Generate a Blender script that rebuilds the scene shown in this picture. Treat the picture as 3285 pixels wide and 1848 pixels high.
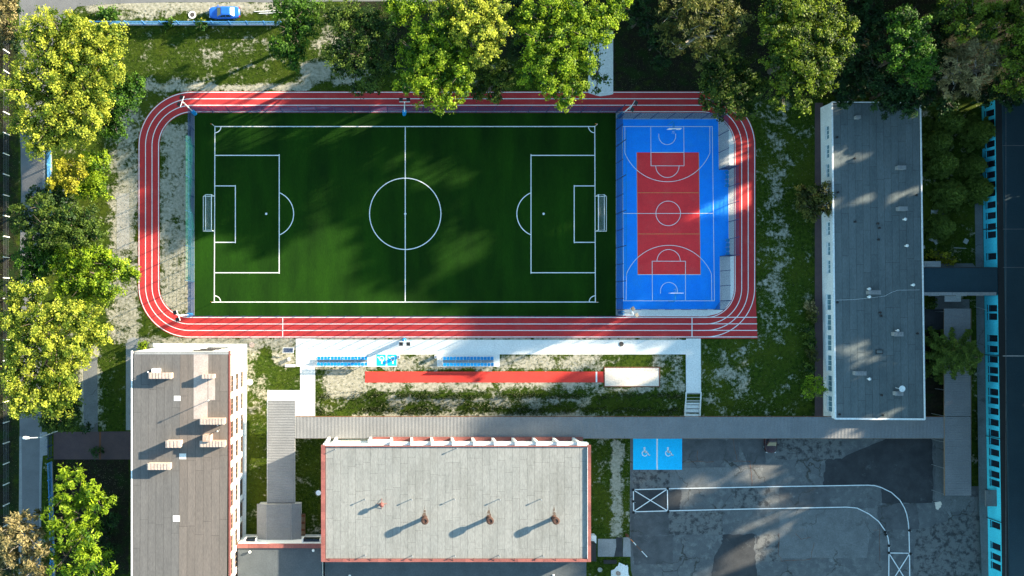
import bpy, bmesh, math, random
import numpy as np
from mathutils import Vector, Matrix
random.seed(7); RNG = np.random.default_rng(11)
for o in list(bpy.data.objects): bpy.data.objects.remove(o)
C = bpy.context.scene.collection
SC = bpy.context.scene
R = math.radians

# ------------------------------------------------------------------ camera, sky, sun, exposure
S, NX, NY, H = 22.0, 1280.0, 985.0, 130.0      # ground scale (photo px per metre), nadir point, camera height
cam_d = bpy.data.cameras.new('camera'); cam = bpy.data.objects.new('camera', cam_d); C.objects.link(cam)
cam.location = (0, 0, H); cam_d.sensor_width = 36; cam_d.lens = 36*S*H/3285
cam_d.shift_x = (1642.5-NX)/3285; cam_d.shift_y = (NY-924)/3285
cam_d.clip_start = 1; cam_d.clip_end = 4000; SC.camera = cam
SUN_AZ, SUN_EL = 24.3, 17.5                     # degrees: azimuth from +x towards +y
w = bpy.data.worlds.new('World'); SC.world = w; w.use_nodes = True
nt = w.node_tree; bg = nt.nodes['Background']
sky = nt.nodes.new('ShaderNodeTexSky'); sky.sky_type = 'NISHITA'; sky.sun_disc = False
sky.sun_elevation = R(SUN_EL); sky.sun_rotation = R(90-SUN_AZ); sky.altitude = 200
sky.air_density = 1.0; sky.dust_density = 0.6; sky.ozone_density = 2.0
wb = nt.nodes.new('ShaderNodeMix'); wb.data_type = 'RGBA'; wb.blend_type = 'MULTIPLY'; wb.inputs[0].default_value = 1.0; wb.inputs[7].default_value = (.93, 1.07, .93, 1)   # white balance of the sky light
nt.links.new(sky.outputs[0], wb.inputs[6]); nt.links.new(wb.outputs[2], bg.inputs[0]); bg.inputs[1].default_value = 0.11
sun_d = bpy.data.lights.new('sun', 'SUN'); sun = bpy.data.objects.new('sun', sun_d); C.objects.link(sun)
sun_d.energy = 5.0; sun_d.angle = R(1.0); sun_d.color = (1.0, 0.86, 0.64)
sv = Vector((math.cos(R(SUN_EL))*math.cos(R(SUN_AZ)), math.cos(R(SUN_EL))*math.sin(R(SUN_AZ)), math.sin(R(SUN_EL))))
sun.rotation_euler = sv.to_track_quat('Z', 'Y').to_euler()
SC.view_settings.view_transform = 'Standard'; SC.view_settings.look = 'None'
SC.view_settings.exposure = 2.2; SC.view_settings.gamma = 1.0; SC.view_settings.use_curve_mapping = False

# ------------------------------------------------------------------ helpers
def P(p, q, z=0.0):
    """photo pixel (p, q) of a point at real height z -> world point"""
    k = (H-z)/H/S
    return Vector(((p-NX)*k, (NY-q)*k, z))

def tag(o, label, cat, group=None):
    o['label'] = label; o['category'] = cat
    if group: o['group'] = group
    return o

def link(o, parent=None):
    C.objects.link(o)
    if parent is not None: o.parent = parent
    return o

def empty(name, loc=(0, 0, 0), rz=0.0):
    o = bpy.data.objects.new(name, None); o.location = loc; o.rotation_euler = (0, 0, rz); o.empty_display_size = .3
    return link(o)

class MB:
    def __init__(s): s.v = []; s.f = []
    def add(s, vs, fs):
        n = len(s.v); s.v += [tuple(v) for v in vs]; s.f += [tuple(i+n for i in f) for f in fs]; return s
    def box(s, x0, x1, y0, y1, z0, z1):
        return s.add([(x0,y0,z0),(x1,y0,z0),(x1,y1,z0),(x0,y1,z0),(x0,y0,z1),(x1,y0,z1),(x1,y1,z1),(x0,y1,z1)],
            [(0,3,2,1),(4,5,6,7),(0,1,5,4),(1,2,6,5),(2,3,7,6),(3,0,4,7)])
    def prism(s, pts, z0, z1):
        pts = ccw([(p[0], p[1]) for p in pts]); n = len(pts)
        vs = [(x, y, z0) for x, y in pts]+[(x, y, z1) for x, y in pts]
        return s.add(vs, [tuple(range(n-1, -1, -1)), tuple(range(n, 2*n))]+[(i, (i+1) % n, n+(i+1) % n, n+i) for i in range(n)])
    def poly(s, pts): return s.add(pts, [tuple(range(len(pts)))])
    def tube(s, pts, r, n=6, r1=None):
        pts = [Vector(p) for p in pts]; m = len(pts); vs = []; fs = []
        for i, p in enumerate(pts):
            d = (pts[min(i+1, m-1)]-pts[max(i-1, 0)]).normalized()
            a = d.orthogonal().normalized(); b = d.cross(a)
            rr = r if r1 is None else r+(r1-r)*i/(m-1)
            vs += [p+(a*math.cos(2*math.pi*k/n)+b*math.sin(2*math.pi*k/n))*rr for k in range(n)]
        for i in range(m-1):
            for k in range(n): fs.append((i*n+k, i*n+(k+1) % n, (i+1)*n+(k+1) % n, (i+1)*n+k))
        fs += [tuple(range(n-1, -1, -1)), tuple(range((m-1)*n, m*n))]
        return s.add(vs, fs)
    def lathe(s, prof, n=16, c=(0, 0, 0)):
        vs = [(c[0]+r*math.cos(2*math.pi*k/n), c[1]+r*math.sin(2*math.pi*k/n), c[2]+z) for r, z in prof for k in range(n)]
        fs = [(i*n+k, i*n+(k+1) % n, (i+1)*n+(k+1) % n, (i+1)*n+k) for i in range(len(prof)-1) for k in range(n)]
        fs += [tuple(range(n-1, -1, -1)), tuple(range((len(prof)-1)*n, len(prof)*n))]
        return s.add(vs, fs)
    def mesh(s, name, m, smooth=False):
        me = bpy.data.meshes.new(name); me.from_pydata(s.v, [], s.f); me.materials.append(m)
        if smooth:
            me.polygons.foreach_set('use_smooth', [True]*len(me.polygons))
        me.update(); return me
    def build(s, name, m, parent=None, loc=None, rz=0, smooth=False):
        o = bpy.data.objects.new(name, s.mesh(name, m, smooth))
        if loc is not None: o.location = loc
        o.rotation_euler = (0, 0, rz)
        return link(o, parent)

def ccw(pts):
    a = sum(pts[i][0]*pts[(i+1) % len(pts)][1]-pts[(i+1) % len(pts)][0]*pts[i][1] for i in range(len(pts)))
    return pts if a > 0 else pts[::-1]

def inst(me, name, parent=None, loc=(0, 0, 0), rz=0.0, sc=(1, 1, 1)):
    o = bpy.data.objects.new(name, me); o.location = loc; o.rotation_euler = (0, 0, rz); o.scale = sc
    return link(o, parent)

def copy_tree(o, parent=None):
    c = o.copy(); C.objects.link(c); c.parent = parent
    for ch in list(o.children): copy_tree(ch, c)
    return c

def sheet(name, pts, z, m, parent=None, structure=False, px=True):
    """flat sheet given by photo pixels"""
    q = [tuple(P(a, b, z)) for a, b in pts] if px else [(a, b, z) for a, b in pts]
    q = [(x, y, z) for x, y in ccw([(v[0], v[1]) for v in q])]
    o = MB().poly(q).build(name, m, parent)
    if structure: o['kind'] = 'structure'
    return o

def rect(x0, y0, x1, y1): return [(x0, y0), (x1, y0), (x1, y1), (x0, y1)]

def strip(pts, wd, z, closed=False):
    """painted line along photo pixels, wd metres wide -> MB"""
    w_ = [P(a, b, z) for a, b in pts]; n = len(w_); L = []; Rr = []
    for i in range(n):
        if closed: d = w_[(i+1) % n]-w_[i-1]
        else: d = w_[min(i+1, n-1)]-w_[max(i-1, 0)]
        d.normalize(); nrm = Vector((-d.y, d.x, 0))*wd/2
        L.append(w_[i]+nrm); Rr.append(w_[i]-nrm)
    m = MB(); vs = L+Rr; fs = [(n+i, n+(i+1) % n, (i+1) % n, i) for i in range(n if closed else n-1)]
    return m.add(vs, fs)

def arc(cx, cy, r, a0, a1, n=24, ry=None):
    ry = ry or r
    return [(cx+r*math.cos(R(a0+(a1-a0)*i/n)), cy+ry*math.sin(R(a0+(a1-a0)*i/n))) for i in range(n+1)]

# ------------------------------------------------------------------ materials
MATS = {}
def mat(name, col, rough=.85, col2=None, scale=1.0, detail=4, lo=.35, hi=.65, bump=0.0, bscale=8.0, spec=.3, metal=0.0, rnd=0.0, crack=0.0, stretch=None, col3=None, scale3=.2):
    """procedural: two (three) tones broken up by noise in world space, fine grain, bump, per-object variation"""
    m = bpy.data.materials.new(name); m.use_nodes = True; t = m.node_tree; N = t.nodes; L = t.links
    b = N['Principled BSDF']; b.inputs['Roughness'].default_value = rough
    b.inputs['Specular IOR Level'].default_value = spec; b.inputs['Metallic'].default_value = metal
    g = N.new('ShaderNodeNewGeometry'); vec = g.outputs['Position']
    if stretch:
        mp = N.new('ShaderNodeMapping'); mp.inputs['Scale'].default_value = stretch; L.new(vec, mp.inputs[0]); vec = mp.outputs[0]
    def mix(a, bb, fac, kind='MIX'):
        x = N.new('ShaderNodeMix'); x.data_type = 'RGBA'; x.blend_type = kind
        for s_, v in ((6, a), (7, bb)):
            if isinstance(v, tuple): x.inputs[s_].default_value = v
            else: L.new(v, x.inputs[s_])
        if isinstance(fac, float): x.inputs[0].default_value = fac
        else: L.new(fac, x.inputs[0])
        return x.outputs[2]
    def noise(sc, det):
        n = N.new('ShaderNodeTexNoise'); n.inputs['Scale'].default_value = sc; n.inputs['Detail'].default_value = det; n.inputs['Roughness'].default_value = .65
        L.new(vec, n.inputs['Vector']); return n.outputs[0]
    def ramp(v, l, h):
        r = N.new('ShaderNodeMapRange'); r.inputs[1].default_value = l; r.inputs[2].default_value = h; L.new(v, r.inputs[0]); return r.outputs[0]
    c = (*col, 1)
    if col2: c = mix(c, (*col2, 1), ramp(noise(scale, detail), lo, hi))
    if col3: c = mix(c, (*col3, 1), ramp(noise(scale3, 5), .5, .7))
    gr = ramp(noise(bscale, 3), .2, .8)
    c = mix(c, (0, 0, 0, 1), ramp(gr, 1.0, -2.2)) if False else mix(c, mix((.72, .72, .72, 1), (1.22, 1.22, 1.22, 1), gr), 1.0, 'MULTIPLY')
    if crack:
        vo = N.new('ShaderNodeTexVoronoi'); vo.feature = 'DISTANCE_TO_EDGE'; vo.inputs['Scale'].default_value = .22
        wv = N.new('ShaderNodeTexNoise'); wv.inputs['Scale'].default_value = .9; wv.inputs['Detail'].default_value = 6; L.new(vec, wv.inputs['Vector'])
        ad = N.new('ShaderNodeVectorMath'); ad.operation = 'MULTIPLY_ADD'; ad.inputs[1].default_value = (2.2, 2.2, 0); L.new(wv.outputs['Color'], ad.inputs[0]); L.new(vec, ad.inputs[2]); L.new(ad.outputs[0], vo.inputs['Vector'])
        ck_ = ramp(vo.outputs['Distance'], .022, .004)
        pres = ramp(noise(.16, 2), .46, .58); mm_ = N.new('ShaderNodeMath'); mm_.operation = 'MULTIPLY'; L.new(ck_, mm_.inputs[0]); L.new(pres, mm_.inputs[1])
        m3 = N.new('ShaderNodeMath'); m3.operation = 'MULTIPLY'; m3.inputs[1].default_value = crack; L.new(mm_.outputs[0], m3.inputs[0])
        c = mix(c, (.03, .027, .02, 1), m3.outputs[0])
        sp = ramp(noise(2.6, 7), .60, .68); s2_ = N.new('ShaderNodeMath'); s2_.operation = 'MULTIPLY'; s2_.inputs[1].default_value = crack*.55; L.new(sp, s2_.inputs[0])
        c = mix(c, (.05, .052, .056, 1), s2_.outputs[0])
        sp = ramp(noise(.75, 8), .62, .72); s2_ = N.new('ShaderNodeMath'); s2_.operation = 'MULTIPLY'; s2_.inputs[1].default_value = crack*.6; L.new(sp, s2_.inputs[0])
        c = mix(c, (.30, .31, .30, 1), s2_.outputs[0])
    if rnd:
        oi = N.new('ShaderNodeObjectInfo')
        c = mix(c, mix((1-rnd, 1-rnd, 1-rnd, 1), (1+rnd, 1+rnd*.95, 1+rnd*.9, 1), oi.outputs['Random']), 1.0, 'MULTIPLY')
    if isinstance(c, tuple): b.inputs['Base Color'].default_value = c
    else: L.new(c, b.inputs['Base Color'])
    if bump:
        bp = N.new('ShaderNodeBump'); bp.inputs['Strength'].default_value = bump; bp.inputs['Distance'].default_value = .05
        L.new(gr, bp.inputs['Height']); L.new(bp.outputs[0], b.inputs['Normal'])
    MATS[name] = m; return m

def leafmat(name, dark, light, trans=.35):
    m = bpy.data.materials.new(name); m.use_nodes = True; t = m.node_tree; N = t.nodes; L = t.links
    for n in list(N): N.remove(n)
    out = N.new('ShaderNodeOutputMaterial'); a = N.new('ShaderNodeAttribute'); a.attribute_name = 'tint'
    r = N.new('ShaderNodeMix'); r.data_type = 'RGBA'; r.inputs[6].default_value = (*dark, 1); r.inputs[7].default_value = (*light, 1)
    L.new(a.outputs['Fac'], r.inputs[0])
    d = N.new('ShaderNodeBsdfPrincipled'); d.inputs['Roughness'].default_value = .6; d.inputs['Specular IOR Level'].default_value = .25
    tr = N.new('ShaderNodeBsdfTranslucent'); mx = N.new('ShaderNodeMixShader'); mx.inputs[0].default_value = trans
    L.new(r.outputs[2], d.inputs['Base Color']); L.new(r.outputs[2], tr.inputs['Color'])
    L.new(d.outputs[0], mx.inputs[1]); L.new(tr.outputs[0], mx.inputs[2]); L.new(mx.outputs[0], out.inputs[0])
    MATS[name] = m; return m

def netmat(name, col, alpha):
    m = bpy.data.materials.new(name); m.use_nodes = True; t = m.node_tree; N = t.nodes; L = t.links
    b = N['Principled BSDF']; b.inputs['Base Color'].default_value = (*col, 1); b.inputs['Roughness'].default_value = .8
    g = N.new('ShaderNodeNewGeometry'); n = N.new('ShaderNodeTexNoise'); n.inputs['Scale'].default_value = 1.5
    L.new(g.outputs['Position'], n.inputs['Vector'])
    r = N.new('ShaderNodeMapRange'); r.inputs[3].default_value = alpha*.7; r.inputs[4].default_value = alpha*1.3
    r.inputs[1].default_value = .3; r.inputs[2].default_value = .7
    L.new(n.outputs[0], r.inputs[0]); L.new(r.outputs[0], b.inputs['Alpha'])
    MATS[name] = m; return m

M = MATS
mat('track_red', (.50, .036, .036), .9, (.42, .028, .032), .25, col3=(.47, .055, .052), scale3=.5, bscale=14, bump=.15)
mat('runway_red', (.60, .045, .032), .9, (.52, .038, .030), .3, bscale=14, bump=.15)
mat('line_white', (.82, .83, .82), .7, (.74, .75, .74), 2.0)
mat('line_orange', (.75, .28, .08), .7)
mat('turf', (0.00459, 0.02244, 0.00153), .95, (0.01122, 0.04692, 0.002244), .22, 6, bscale=10, bump=.3, spec=.1, rnd=.10, stretch=(1, .25, 1))
mat('court_blue', (.002, .23, .88), .8, (.003, .27, .92), .5, col3=(.012, .26, .82), scale3=.3, bscale=16, bump=.1)
mat('court_red', (.90, .042, .046), .8, (.82, .036, .042), .5, col3=(.82, .06, .06), scale3=.3, bscale=16, bump=.1)
mat('bay_blue', (.0, .56, .95), .7, (.0, .52, .90), .8, bscale=10)
mat('concrete_pale', (.74, .74, .71), .9, (.68, .68, .65), .35, bscale=6, bump=.1)
mat('concrete_grey', (0.289, 0.289, 0.289), .9, (0.238, 0.238, 0.238), .5, bscale=6, bump=.1)
mat('concrete_dark', (0.1665, 0.171, 0.171), .9, (0.126, 0.1305, 0.1305), .5, 7, bscale=6, bump=.1, crack=.6)
mat('asphalt_old', (0.1317, 0.1359, 0.1359), .9, (0.08496, 0.08921, 0.09346), .55, 8, .3, .7, bscale=9, bump=.3, col3=(0.1699, 0.1742, 0.1699), scale3=.9, crack=.8)
mat('asphalt_new', (0.03105, 0.03277, 0.03623), .9, (0.05347, 0.0552, 0.05865), .5, 8, bscale=12, bump=.3, crack=.25)
mat('asphalt_mid', (0.0648, 0.06739, 0.07085), .9, (0.108, 0.1097, 0.1123), .7, 8, bscale=9, bump=.3, crack=.6)
mat('asphalt_mottled', (0.1466, 0.1466, 0.1423), .9, (0.04744, 0.04916, 0.05175), 1.1, 8, .47, .6, bscale=9, bump=.3, crack=.5)
mat('road', (0.17, 0.17, 0.1742), .9, (0.136, 0.136, 0.1403), .4, 6, bscale=12, bump=.2)
mat('pavers_purple', (0.1013, 0.06375, 0.06375), .9, (0.07875, 0.0525, 0.05625), .6, bscale=10, bump=.2)
mat('sand', (.76, .62, .50), .95, (.82, .70, .58), .8, bscale=6, bump=.5)
mat('gravel', (.40, .38, .34), .95, (.31, .29, .25), 1.2, 6, bscale=12, bump=.5)
mat('plaster_white', (.80, .79, .76), .85, (.72, .71, .68), .4, bscale=6)
mat('plaster_blue', (.06, .58, .72), .85, (.05, .52, .66), .4, bscale=6)
mat('metal_white', (.78, .79, .78), .45, spec=.5, bscale=4)
mat('metal_grey', (.35, .36, .37), .45, metal=.6, bscale=5)
mat('metal_dark', (.02, .02, .022), .5, bscale=5)
mat('fence_navy', (.02, .045, .12), .5, bscale=5)
mat('pad_blue', (.01, .26, .60), .55, bscale=5)
mat('fence_blue', (.06, .24, .56), .5, (.10, .30, .60), .7, bscale=5)
mat('seat_blue', (.0, .22, .52), .45, spec=.5, bscale=6)
mat('coping_red', (0.272, 0.096, 0.08), .7, (0.224, 0.072, 0.064), .9, rnd=.14, bscale=6)
mat('brick', (.36, .20, .14), .9, (.46, .38, .32), 3.0, bscale=8, bump=.3)
mat('brick_pale', (.50, .40, .34), .9, (.40, .30, .25), 3.0, bscale=8, bump=.3)
mat('felt_hall', (0.2418, 0.2418, 0.2301), .9, (0.2106, 0.2145, 0.2067), .5, 6, rnd=.04, col3=(0.195, 0.195, 0.1833), scale3=.25, bscale=5, bump=.15, stretch=(1.4, .4, 1))
mat('felt_west', (0.1302, 0.1232, 0.1197), .9, (0.1056, 0.09997, 0.09856), .7, 8, rnd=.06, bscale=6, bump=.2, stretch=(2.2, .3, 1))
mat('felt_west_b', (0.1548, 0.1307, 0.117), .9, (0.1273, 0.1101, 0.09976), .7, 8, rnd=.06, bscale=6, bump=.2, stretch=(2.2, .3, 1))
mat('felt_pale', (0.425, 0.357, 0.323), .9, (0.34, 0.2805, 0.255), .8, 6, rnd=.05, bscale=6)
mat('felt_east', (0.1244, 0.1475, 0.1521), .9, (0.09677, 0.1198, 0.1253), .5, 7, rnd=.09, bscale=6, bump=.2, stretch=(1.5, .4, 1))
mat('felt_dark', (0.0204, 0.04896, 0.06528), .9, (0.01632, 0.0408, 0.05576), .3, 6, bscale=6, bump=.1)
mat('felt_annex', (0.09, 0.1013, 0.1087), .9, (0.07125, 0.081, 0.0885), .4, 6, bscale=6, bump=.1)
mat('hood', (.055, .030, .024), .8, (.10, .05, .035), 2.5, bscale=8)
mat('bitumen', (0.028, 0.028, 0.028), .9, bscale=8)
mat('corrugated', (0.185, 0.1882, 0.1946), .5, (0.1595, 0.1627, 0.1691), .5, bscale=6, spec=.4)
mat('corrugated_bright', (.55, .57, .58), .35, metal=.5, bscale=6)
mat('glass_dark', (.012, .016, .024), .08, spec=.6, bscale=2)
mat('glass_pale', (.10, .22, .26), .1, spec=.6, bscale=2)
mat('car_blue', (.02, .13, .52), .28, spec=.6, bscale=1)
mat('car_dark', (.035, .008, .010), .25, spec=.6, bscale=1)
mat('rubber', (.012, .012, .012), .8)
mat('lamp_red', (.35, .01, .01), .3, spec=.6)
mat('lamp_glass', (.7, .7, .68), .2, spec=.6)
mat('sky_reflection', (.78, .80, .80), .35, spec=.5)  # white sky reflection of the rear glass, put into its colour
mat('rust', (.20, .07, .03), .9, (.11, .05, .03), 3.0, bscale=8)
mat('orange', (.75, .22, .04), .7)
mat('bark', (.085, .065, .05), .95, (.12, .095, .075), 2.0, bscale=10, bump=.5)
mat('bark_pale', (.28, .25, .21), .95, (.20, .18, .15), 2.0, bscale=10, bump=.4)
mat('stone', (.42, .42, .38), .9, (.33, .33, .29), 2.0, bscale=8, bump=.4)
mat('manhole', (.075, .065, .06), .8, bscale=14, bump=.5)
mat('wood', (.24, .16, .10), .85, (.19, .12, .08), 1.0, bscale=6)
mat('solar_blue', (.01, .02, .07), .2, spec=.6)
leafmat('leaf_yellow', (.052, .105, .004), (.62, .64, .075), .45)
leafmat('leaf_lime', (.034, .10, .003), (.36, .48, .022), .45)
leafmat('leaf_green', (0.0158, 0.0612, 0.0043), (.10, .21, .014), .4)
leafmat('leaf_mid', (0.0130, 0.0418, 0.0058), (.13, .19, .022), .4)
leafmat('leaf_dim', (0.0144, 0.0420, 0.0030), (.22, .29, .018), .4)  # dim light on the upper-right crowns is put into these leaf tones
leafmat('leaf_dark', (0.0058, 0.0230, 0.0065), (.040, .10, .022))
leafmat('leaf_olive', (0.0252, 0.0360, 0.0050), (.16, .165, .030))
leafmat('leaf_tan', (.085, .078, .022), (.36, .29, .13))
leafmat('leaf_gold', (.13, .15, .008), (.46, .42, .03))
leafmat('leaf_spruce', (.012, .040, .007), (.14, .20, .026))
netmat('net_green', (.0, .34, .24), .055)
netmat('net_white', (.55, .60, .62), .16)

# ------------------------------------------------------------------ ground with the grass bank
LOW = -0.9
def sst(x): x = np.clip(x, 0, 1); return x*x*(3-2*x)
def drop(p, q): return LOW*sst((q-1258)/72)*sst((p-1035)/160)
# dry / bare places: x0,y0,x1,y1, soft edge, weight   (photo px)
DRY = [(352,300,446,1095,40,.62),(512,392,612,1010,20,.70),(440,1086,960,1112,14,.8),(450,268,1000,292,14,.85),(365,600,425,800,30,1.0),
 (960,195,1060,262,30,.9),(1070,205,1180,270,30,.95),(280,10,920,34,10,1.1),(330,36,560,58,16,.6),(1015,1140,1940,1192,10,.62),(1040,1190,1165,1275,30,1.05),
 (1100,1228,1930,1250,10,.75),(1250,1283,1900,1301,8,.75),(1120,1331,1920,1338,5,.8),(1930,1240,2195,1262,14,.55),(2458,300,2522,1100,40,.36),(2440,840,2490,1100,30,.2),
 (252,1110,318,1370,14,.8),(300,1500,400,1600,30,.7),(1965,1420,2002,1725,12,.8),(2012,1410,2026,1720,6,.8),(800,1200,850,1330,20,.5),(780,1090,830,1260,10,.4),
 (880,1085,950,1170,16,.7),(2255,1120,2420,1300,60,.28),(430,250,700,300,40,.35),(1000,1085,2200,1092,4,.9),(620,120,830,200,70,.25),(1000,60,1180,240,60,.35),
 (420,540,446,900,10,.3),(2095,1130,2200,1250,20,.4),(380,850,440,1050,30,.7)]
LITTER_SHADE = [(-400,-200,40,2000,12,.9),(-400,60,70,1850,14,.5),(170,1440,420,1848,20,.75),(1950,-200,3400,320,60,.7),(1100,-200,1980,200,60,.6),(2960,1060,3040,1340,20,.9),(2600,700,2640,1340,12,.4),(200,1150,255,1400,20,.4)]  # leaf litter, plus tree shade painted into the ground
def boxmap(L, p, q):
    v = np.zeros_like(p)
    for x0, y0, x1, y1, e, wt in L:
        a = sst((p-x0)/e+.5)*sst((x1-p)/e+.5)*sst((q-y0)/e+.5)*sst((y1-q)/e+.5)
        v = np.maximum(v, a*wt)
    return v
def axis(lo, hi, step, far): 
    a = np.arange(lo, hi+step, step); return np.concatenate([[-far, -far/3], [lo-20], a, [a[-1]+20, far/3, far]])
gx = axis(-66, 100, .8, 1500.); gy = axis(-48, 52, .8, 1500.)
X, Y = np.meshgrid(gx, gy); PX = NX+X*S; PY = NY-Y*S
Z = drop(PX, PY)
nx, ny = len(gx), len(gy); idx = np.arange(nx*ny).reshape(ny, nx)
me = bpy.data.meshes.new('ground'); me.from_pydata(np.stack([X.ravel(), Y.ravel(), Z.ravel()], 1).tolist(), [],
    np.stack([idx[:-1, :-1].ravel(), idx[:-1, 1:].ravel(), idx[1:, 1:].ravel(), idx[1:, :-1].ravel()], 1).tolist())
a = me.attributes.new('dry', 'FLOAT', 'POINT'); a.data.foreach_set('value', boxmap(DRY, PX, PY).ravel().astype(np.float32))
a = me.attributes.new('litter_shade', 'FLOAT', 'POINT'); a.data.foreach_set('value', boxmap(LITTER_SHADE, PX, PY).ravel().astype(np.float32))

def groundmat():
    m = bpy.data.materials.new('grass_ground'); m.use_nodes = True; t = m.node_tree; N = t.nodes; L = t.links; b = N['Principled BSDF']
    b.inputs['Roughness'].default_value = .95; b.inputs['Specular IOR Level'].default_value = .1
    g = N.new('ShaderNodeNewGeometry')
    def noise(sc, det, rg=.6):
        n = N.new('ShaderNodeTexNoise'); n.inputs['Scale'].default_value = sc; n.inputs['Detail'].default_value = det; n.inputs['Roughness'].default_value = rg
        L.new(g.outputs['Position'], n.inputs['Vector']); return n.outputs[0]
    def rng(v, a_, b_, c_=0., d_=1.):
        r = N.new('ShaderNodeMapRange'); r.inputs[1].default_value = a_; r.inputs[2].default_value = b_; r.inputs[3].default_value = c_; r.inputs[4].default_value = d_; L.new(v, r.inputs[0]); return r.outputs[0]
    def mth(op, a_, b_):
        n = N.new('ShaderNodeMath'); n.operation = op
        for i, v in enumerate((a_, b_)):
            if isinstance(v, float): n.inputs[i].default_value = v
            else: L.new(v, n.inputs[i])
        return n.outputs[0]
    def mix(a_, b_, f):
        x = N.new('ShaderNodeMix'); x.data_type = 'RGBA'
        for s_, v in ((6, a_), (7, b_)):
            if isinstance(v, tuple): x.inputs[s_].default_value = (*v, 1)
            else: L.new(v, x.inputs[s_])
        L.new(f, x.inputs[0]); return x.outputs[2]
    def attr(n_):
        x = N.new('ShaderNodeAttribute'); x.attribute_name = n_; return x.outputs['Fac']
    n1 = noise(.45, 6); n2 = noise(2.2, 5, .7); n3 = noise(.12, 4)
    green = mix((.011, .027, .002), (.048, .076, .006), rng(n2, .35, .65))
    green = mix(green, (.085, .095, .009), rng(n3, .5, .75, 0., .6))
    straw = mix((.21, .20, .14), (.42, .39, .32), rng(n2, .35, .68))
    s = mth('ADD', mth('MULTIPLY', attr('dry'), 1.0), mth('ADD', rng(n1, .3, .7, -.55, .45), rng(n2, .35, .65, -.30, .26)))
    s = mth('ADD', s, .04)
    c = mix(green, straw, rng(s, .22, .62))
    soil_shade = mix((.010, .009, .006), (.026, .022, .014), rng(n2, .35, .65))  # darkened past real litter to carry the shade under the trees
    soil_shade = mix(soil_shade, (.014, .032, .006), rng(n1, .48, .6, 0., .8))
    l_ = mth('ADD', attr('litter_shade'), rng(n1, .3, .7, -.3, .3))
    c = mix(c, soil_shade, rng(l_, .3, .6))
    L.new(c, b.inputs['Base Color'])
    bp = N.new('ShaderNodeBump'); bp.inputs['Strength'].default_value = .7; bp.inputs['Distance'].default_value = .08
    L.new(noise(7.0, 4, .7), bp.inputs['Height']); L.new(bp.outputs[0], b.inputs['Normal'])
    return m
me.materials.append(groundmat()); ground = link(bpy.data.objects.new('ground', me)); ground['kind'] = 'structure'
me.polygons.foreach_set('use_smooth', [True]*len(me.polygons))

NOGRASS = []       # photo rectangles without tufts
def paved(*r): NOGRASS.append(r)

# ------------------------------------------------------------------ roads
def wob(pts, amp=2.5, n=6):
    out = []
    for i in range(len(pts)-1):
        for k in range(n):
            f = k/n; out.append((pts[i][0]+(pts[i+1][0]-pts[i][0])*f+random.uniform(-amp, amp), pts[i][1]+(pts[i+1][1]-pts[i][1])*f+random.uniform(-amp, amp)))
    out.append(pts[-1]); return out
road = sheet('road', [(60,-400)]+wob([(62,60),(66,480),(66,900),(62,1400),(60,2100)], 2, 8)+wob([(134,2100),(133,1400),(136,700),(140,420),(170,150),(205,60),(250,22),(420,9),(1000,6),(1400,4)], 1.5, 5)+[(1400,-60),(205,-60),(205,-400)], .012, M['road'], structure=True)
paved(55,-100,140,2000); paved(55,-100,240,60); paved(200,-100,1400,12)
sheet('road_edge', wob([(133,470),(136,700),(138,640)], 1, 4)+[(146,700),(146,470)], .010, M['concrete_grey'], road)
sheet('kerb_strip', [(62,1400),(69,1400),(71,1640),(72,1848),(60,1848)], .016, M['concrete_grey'], road)
sheet('kerb_strip', [(128,1386),(152,1386),(152,1460),(137,1462),(131,1560),(129,1848),(126,1848),(126,1560)], .014, M['concrete_grey'], road)

# ------------------------------------------------------------------ running track
def ring(d):
    """track outline, d photo px inside the outer line"""
    pts = []
    pts += arc(618, 468, 172-d, 180, 270, 24)           # top left
    pts += arc(2249, 468, 172-d, 270, 360, 24)          # top right
    pts += arc(2264, 924, 157-d, 0, 90, 24)             # bottom right
    pts += arc(609, 918, 163-d, 90, 180, 24)            # bottom left
    return pts
outer = ring(-3); inner = ring(66)
mb = MB(); n = len(outer)
vs = [P(*p, .030) for p in outer]+[P(*p, .030) for p in inner]
mb.add(vs, [(n+i, i, (i+1) % n, n+(i+1) % n) for i in range(n)])
track = mb.build('running_track', M['track_red']); track['kind'] = 'structure'
track.data.flip_normals() if track.data.polygons[0].normal.z < 0 else None
sheet('track_chute', [(2262,1016),(2330,1000),(2400,930),(2424,926),(2426,1000),(2430,1086),(2240,1086)], .026, M['track_red'], track)
for d in (0, 20.8, 41.6, 62.5):
    strip(ring(d), .11, .036, True).build('lane_line', M['line_white'], track)
for y in (1018, 1039, 1060, 1081): strip([(2240,y),(2429,y)], .11, .040).build('chute_line', M['line_white'], track)
strip([(907,1018),(907,1081)], .12, .040).build('start_line', M['line_white'], track)
strip([(2220,1018),(2220,1081)], .12, .040).build('finish_line', M['line_white'], track)
paved(440,290,515,1090); paved(440,290,2430,360); paved(440,1012,2432,1088); paved(2350,290,2430,1088)

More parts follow.
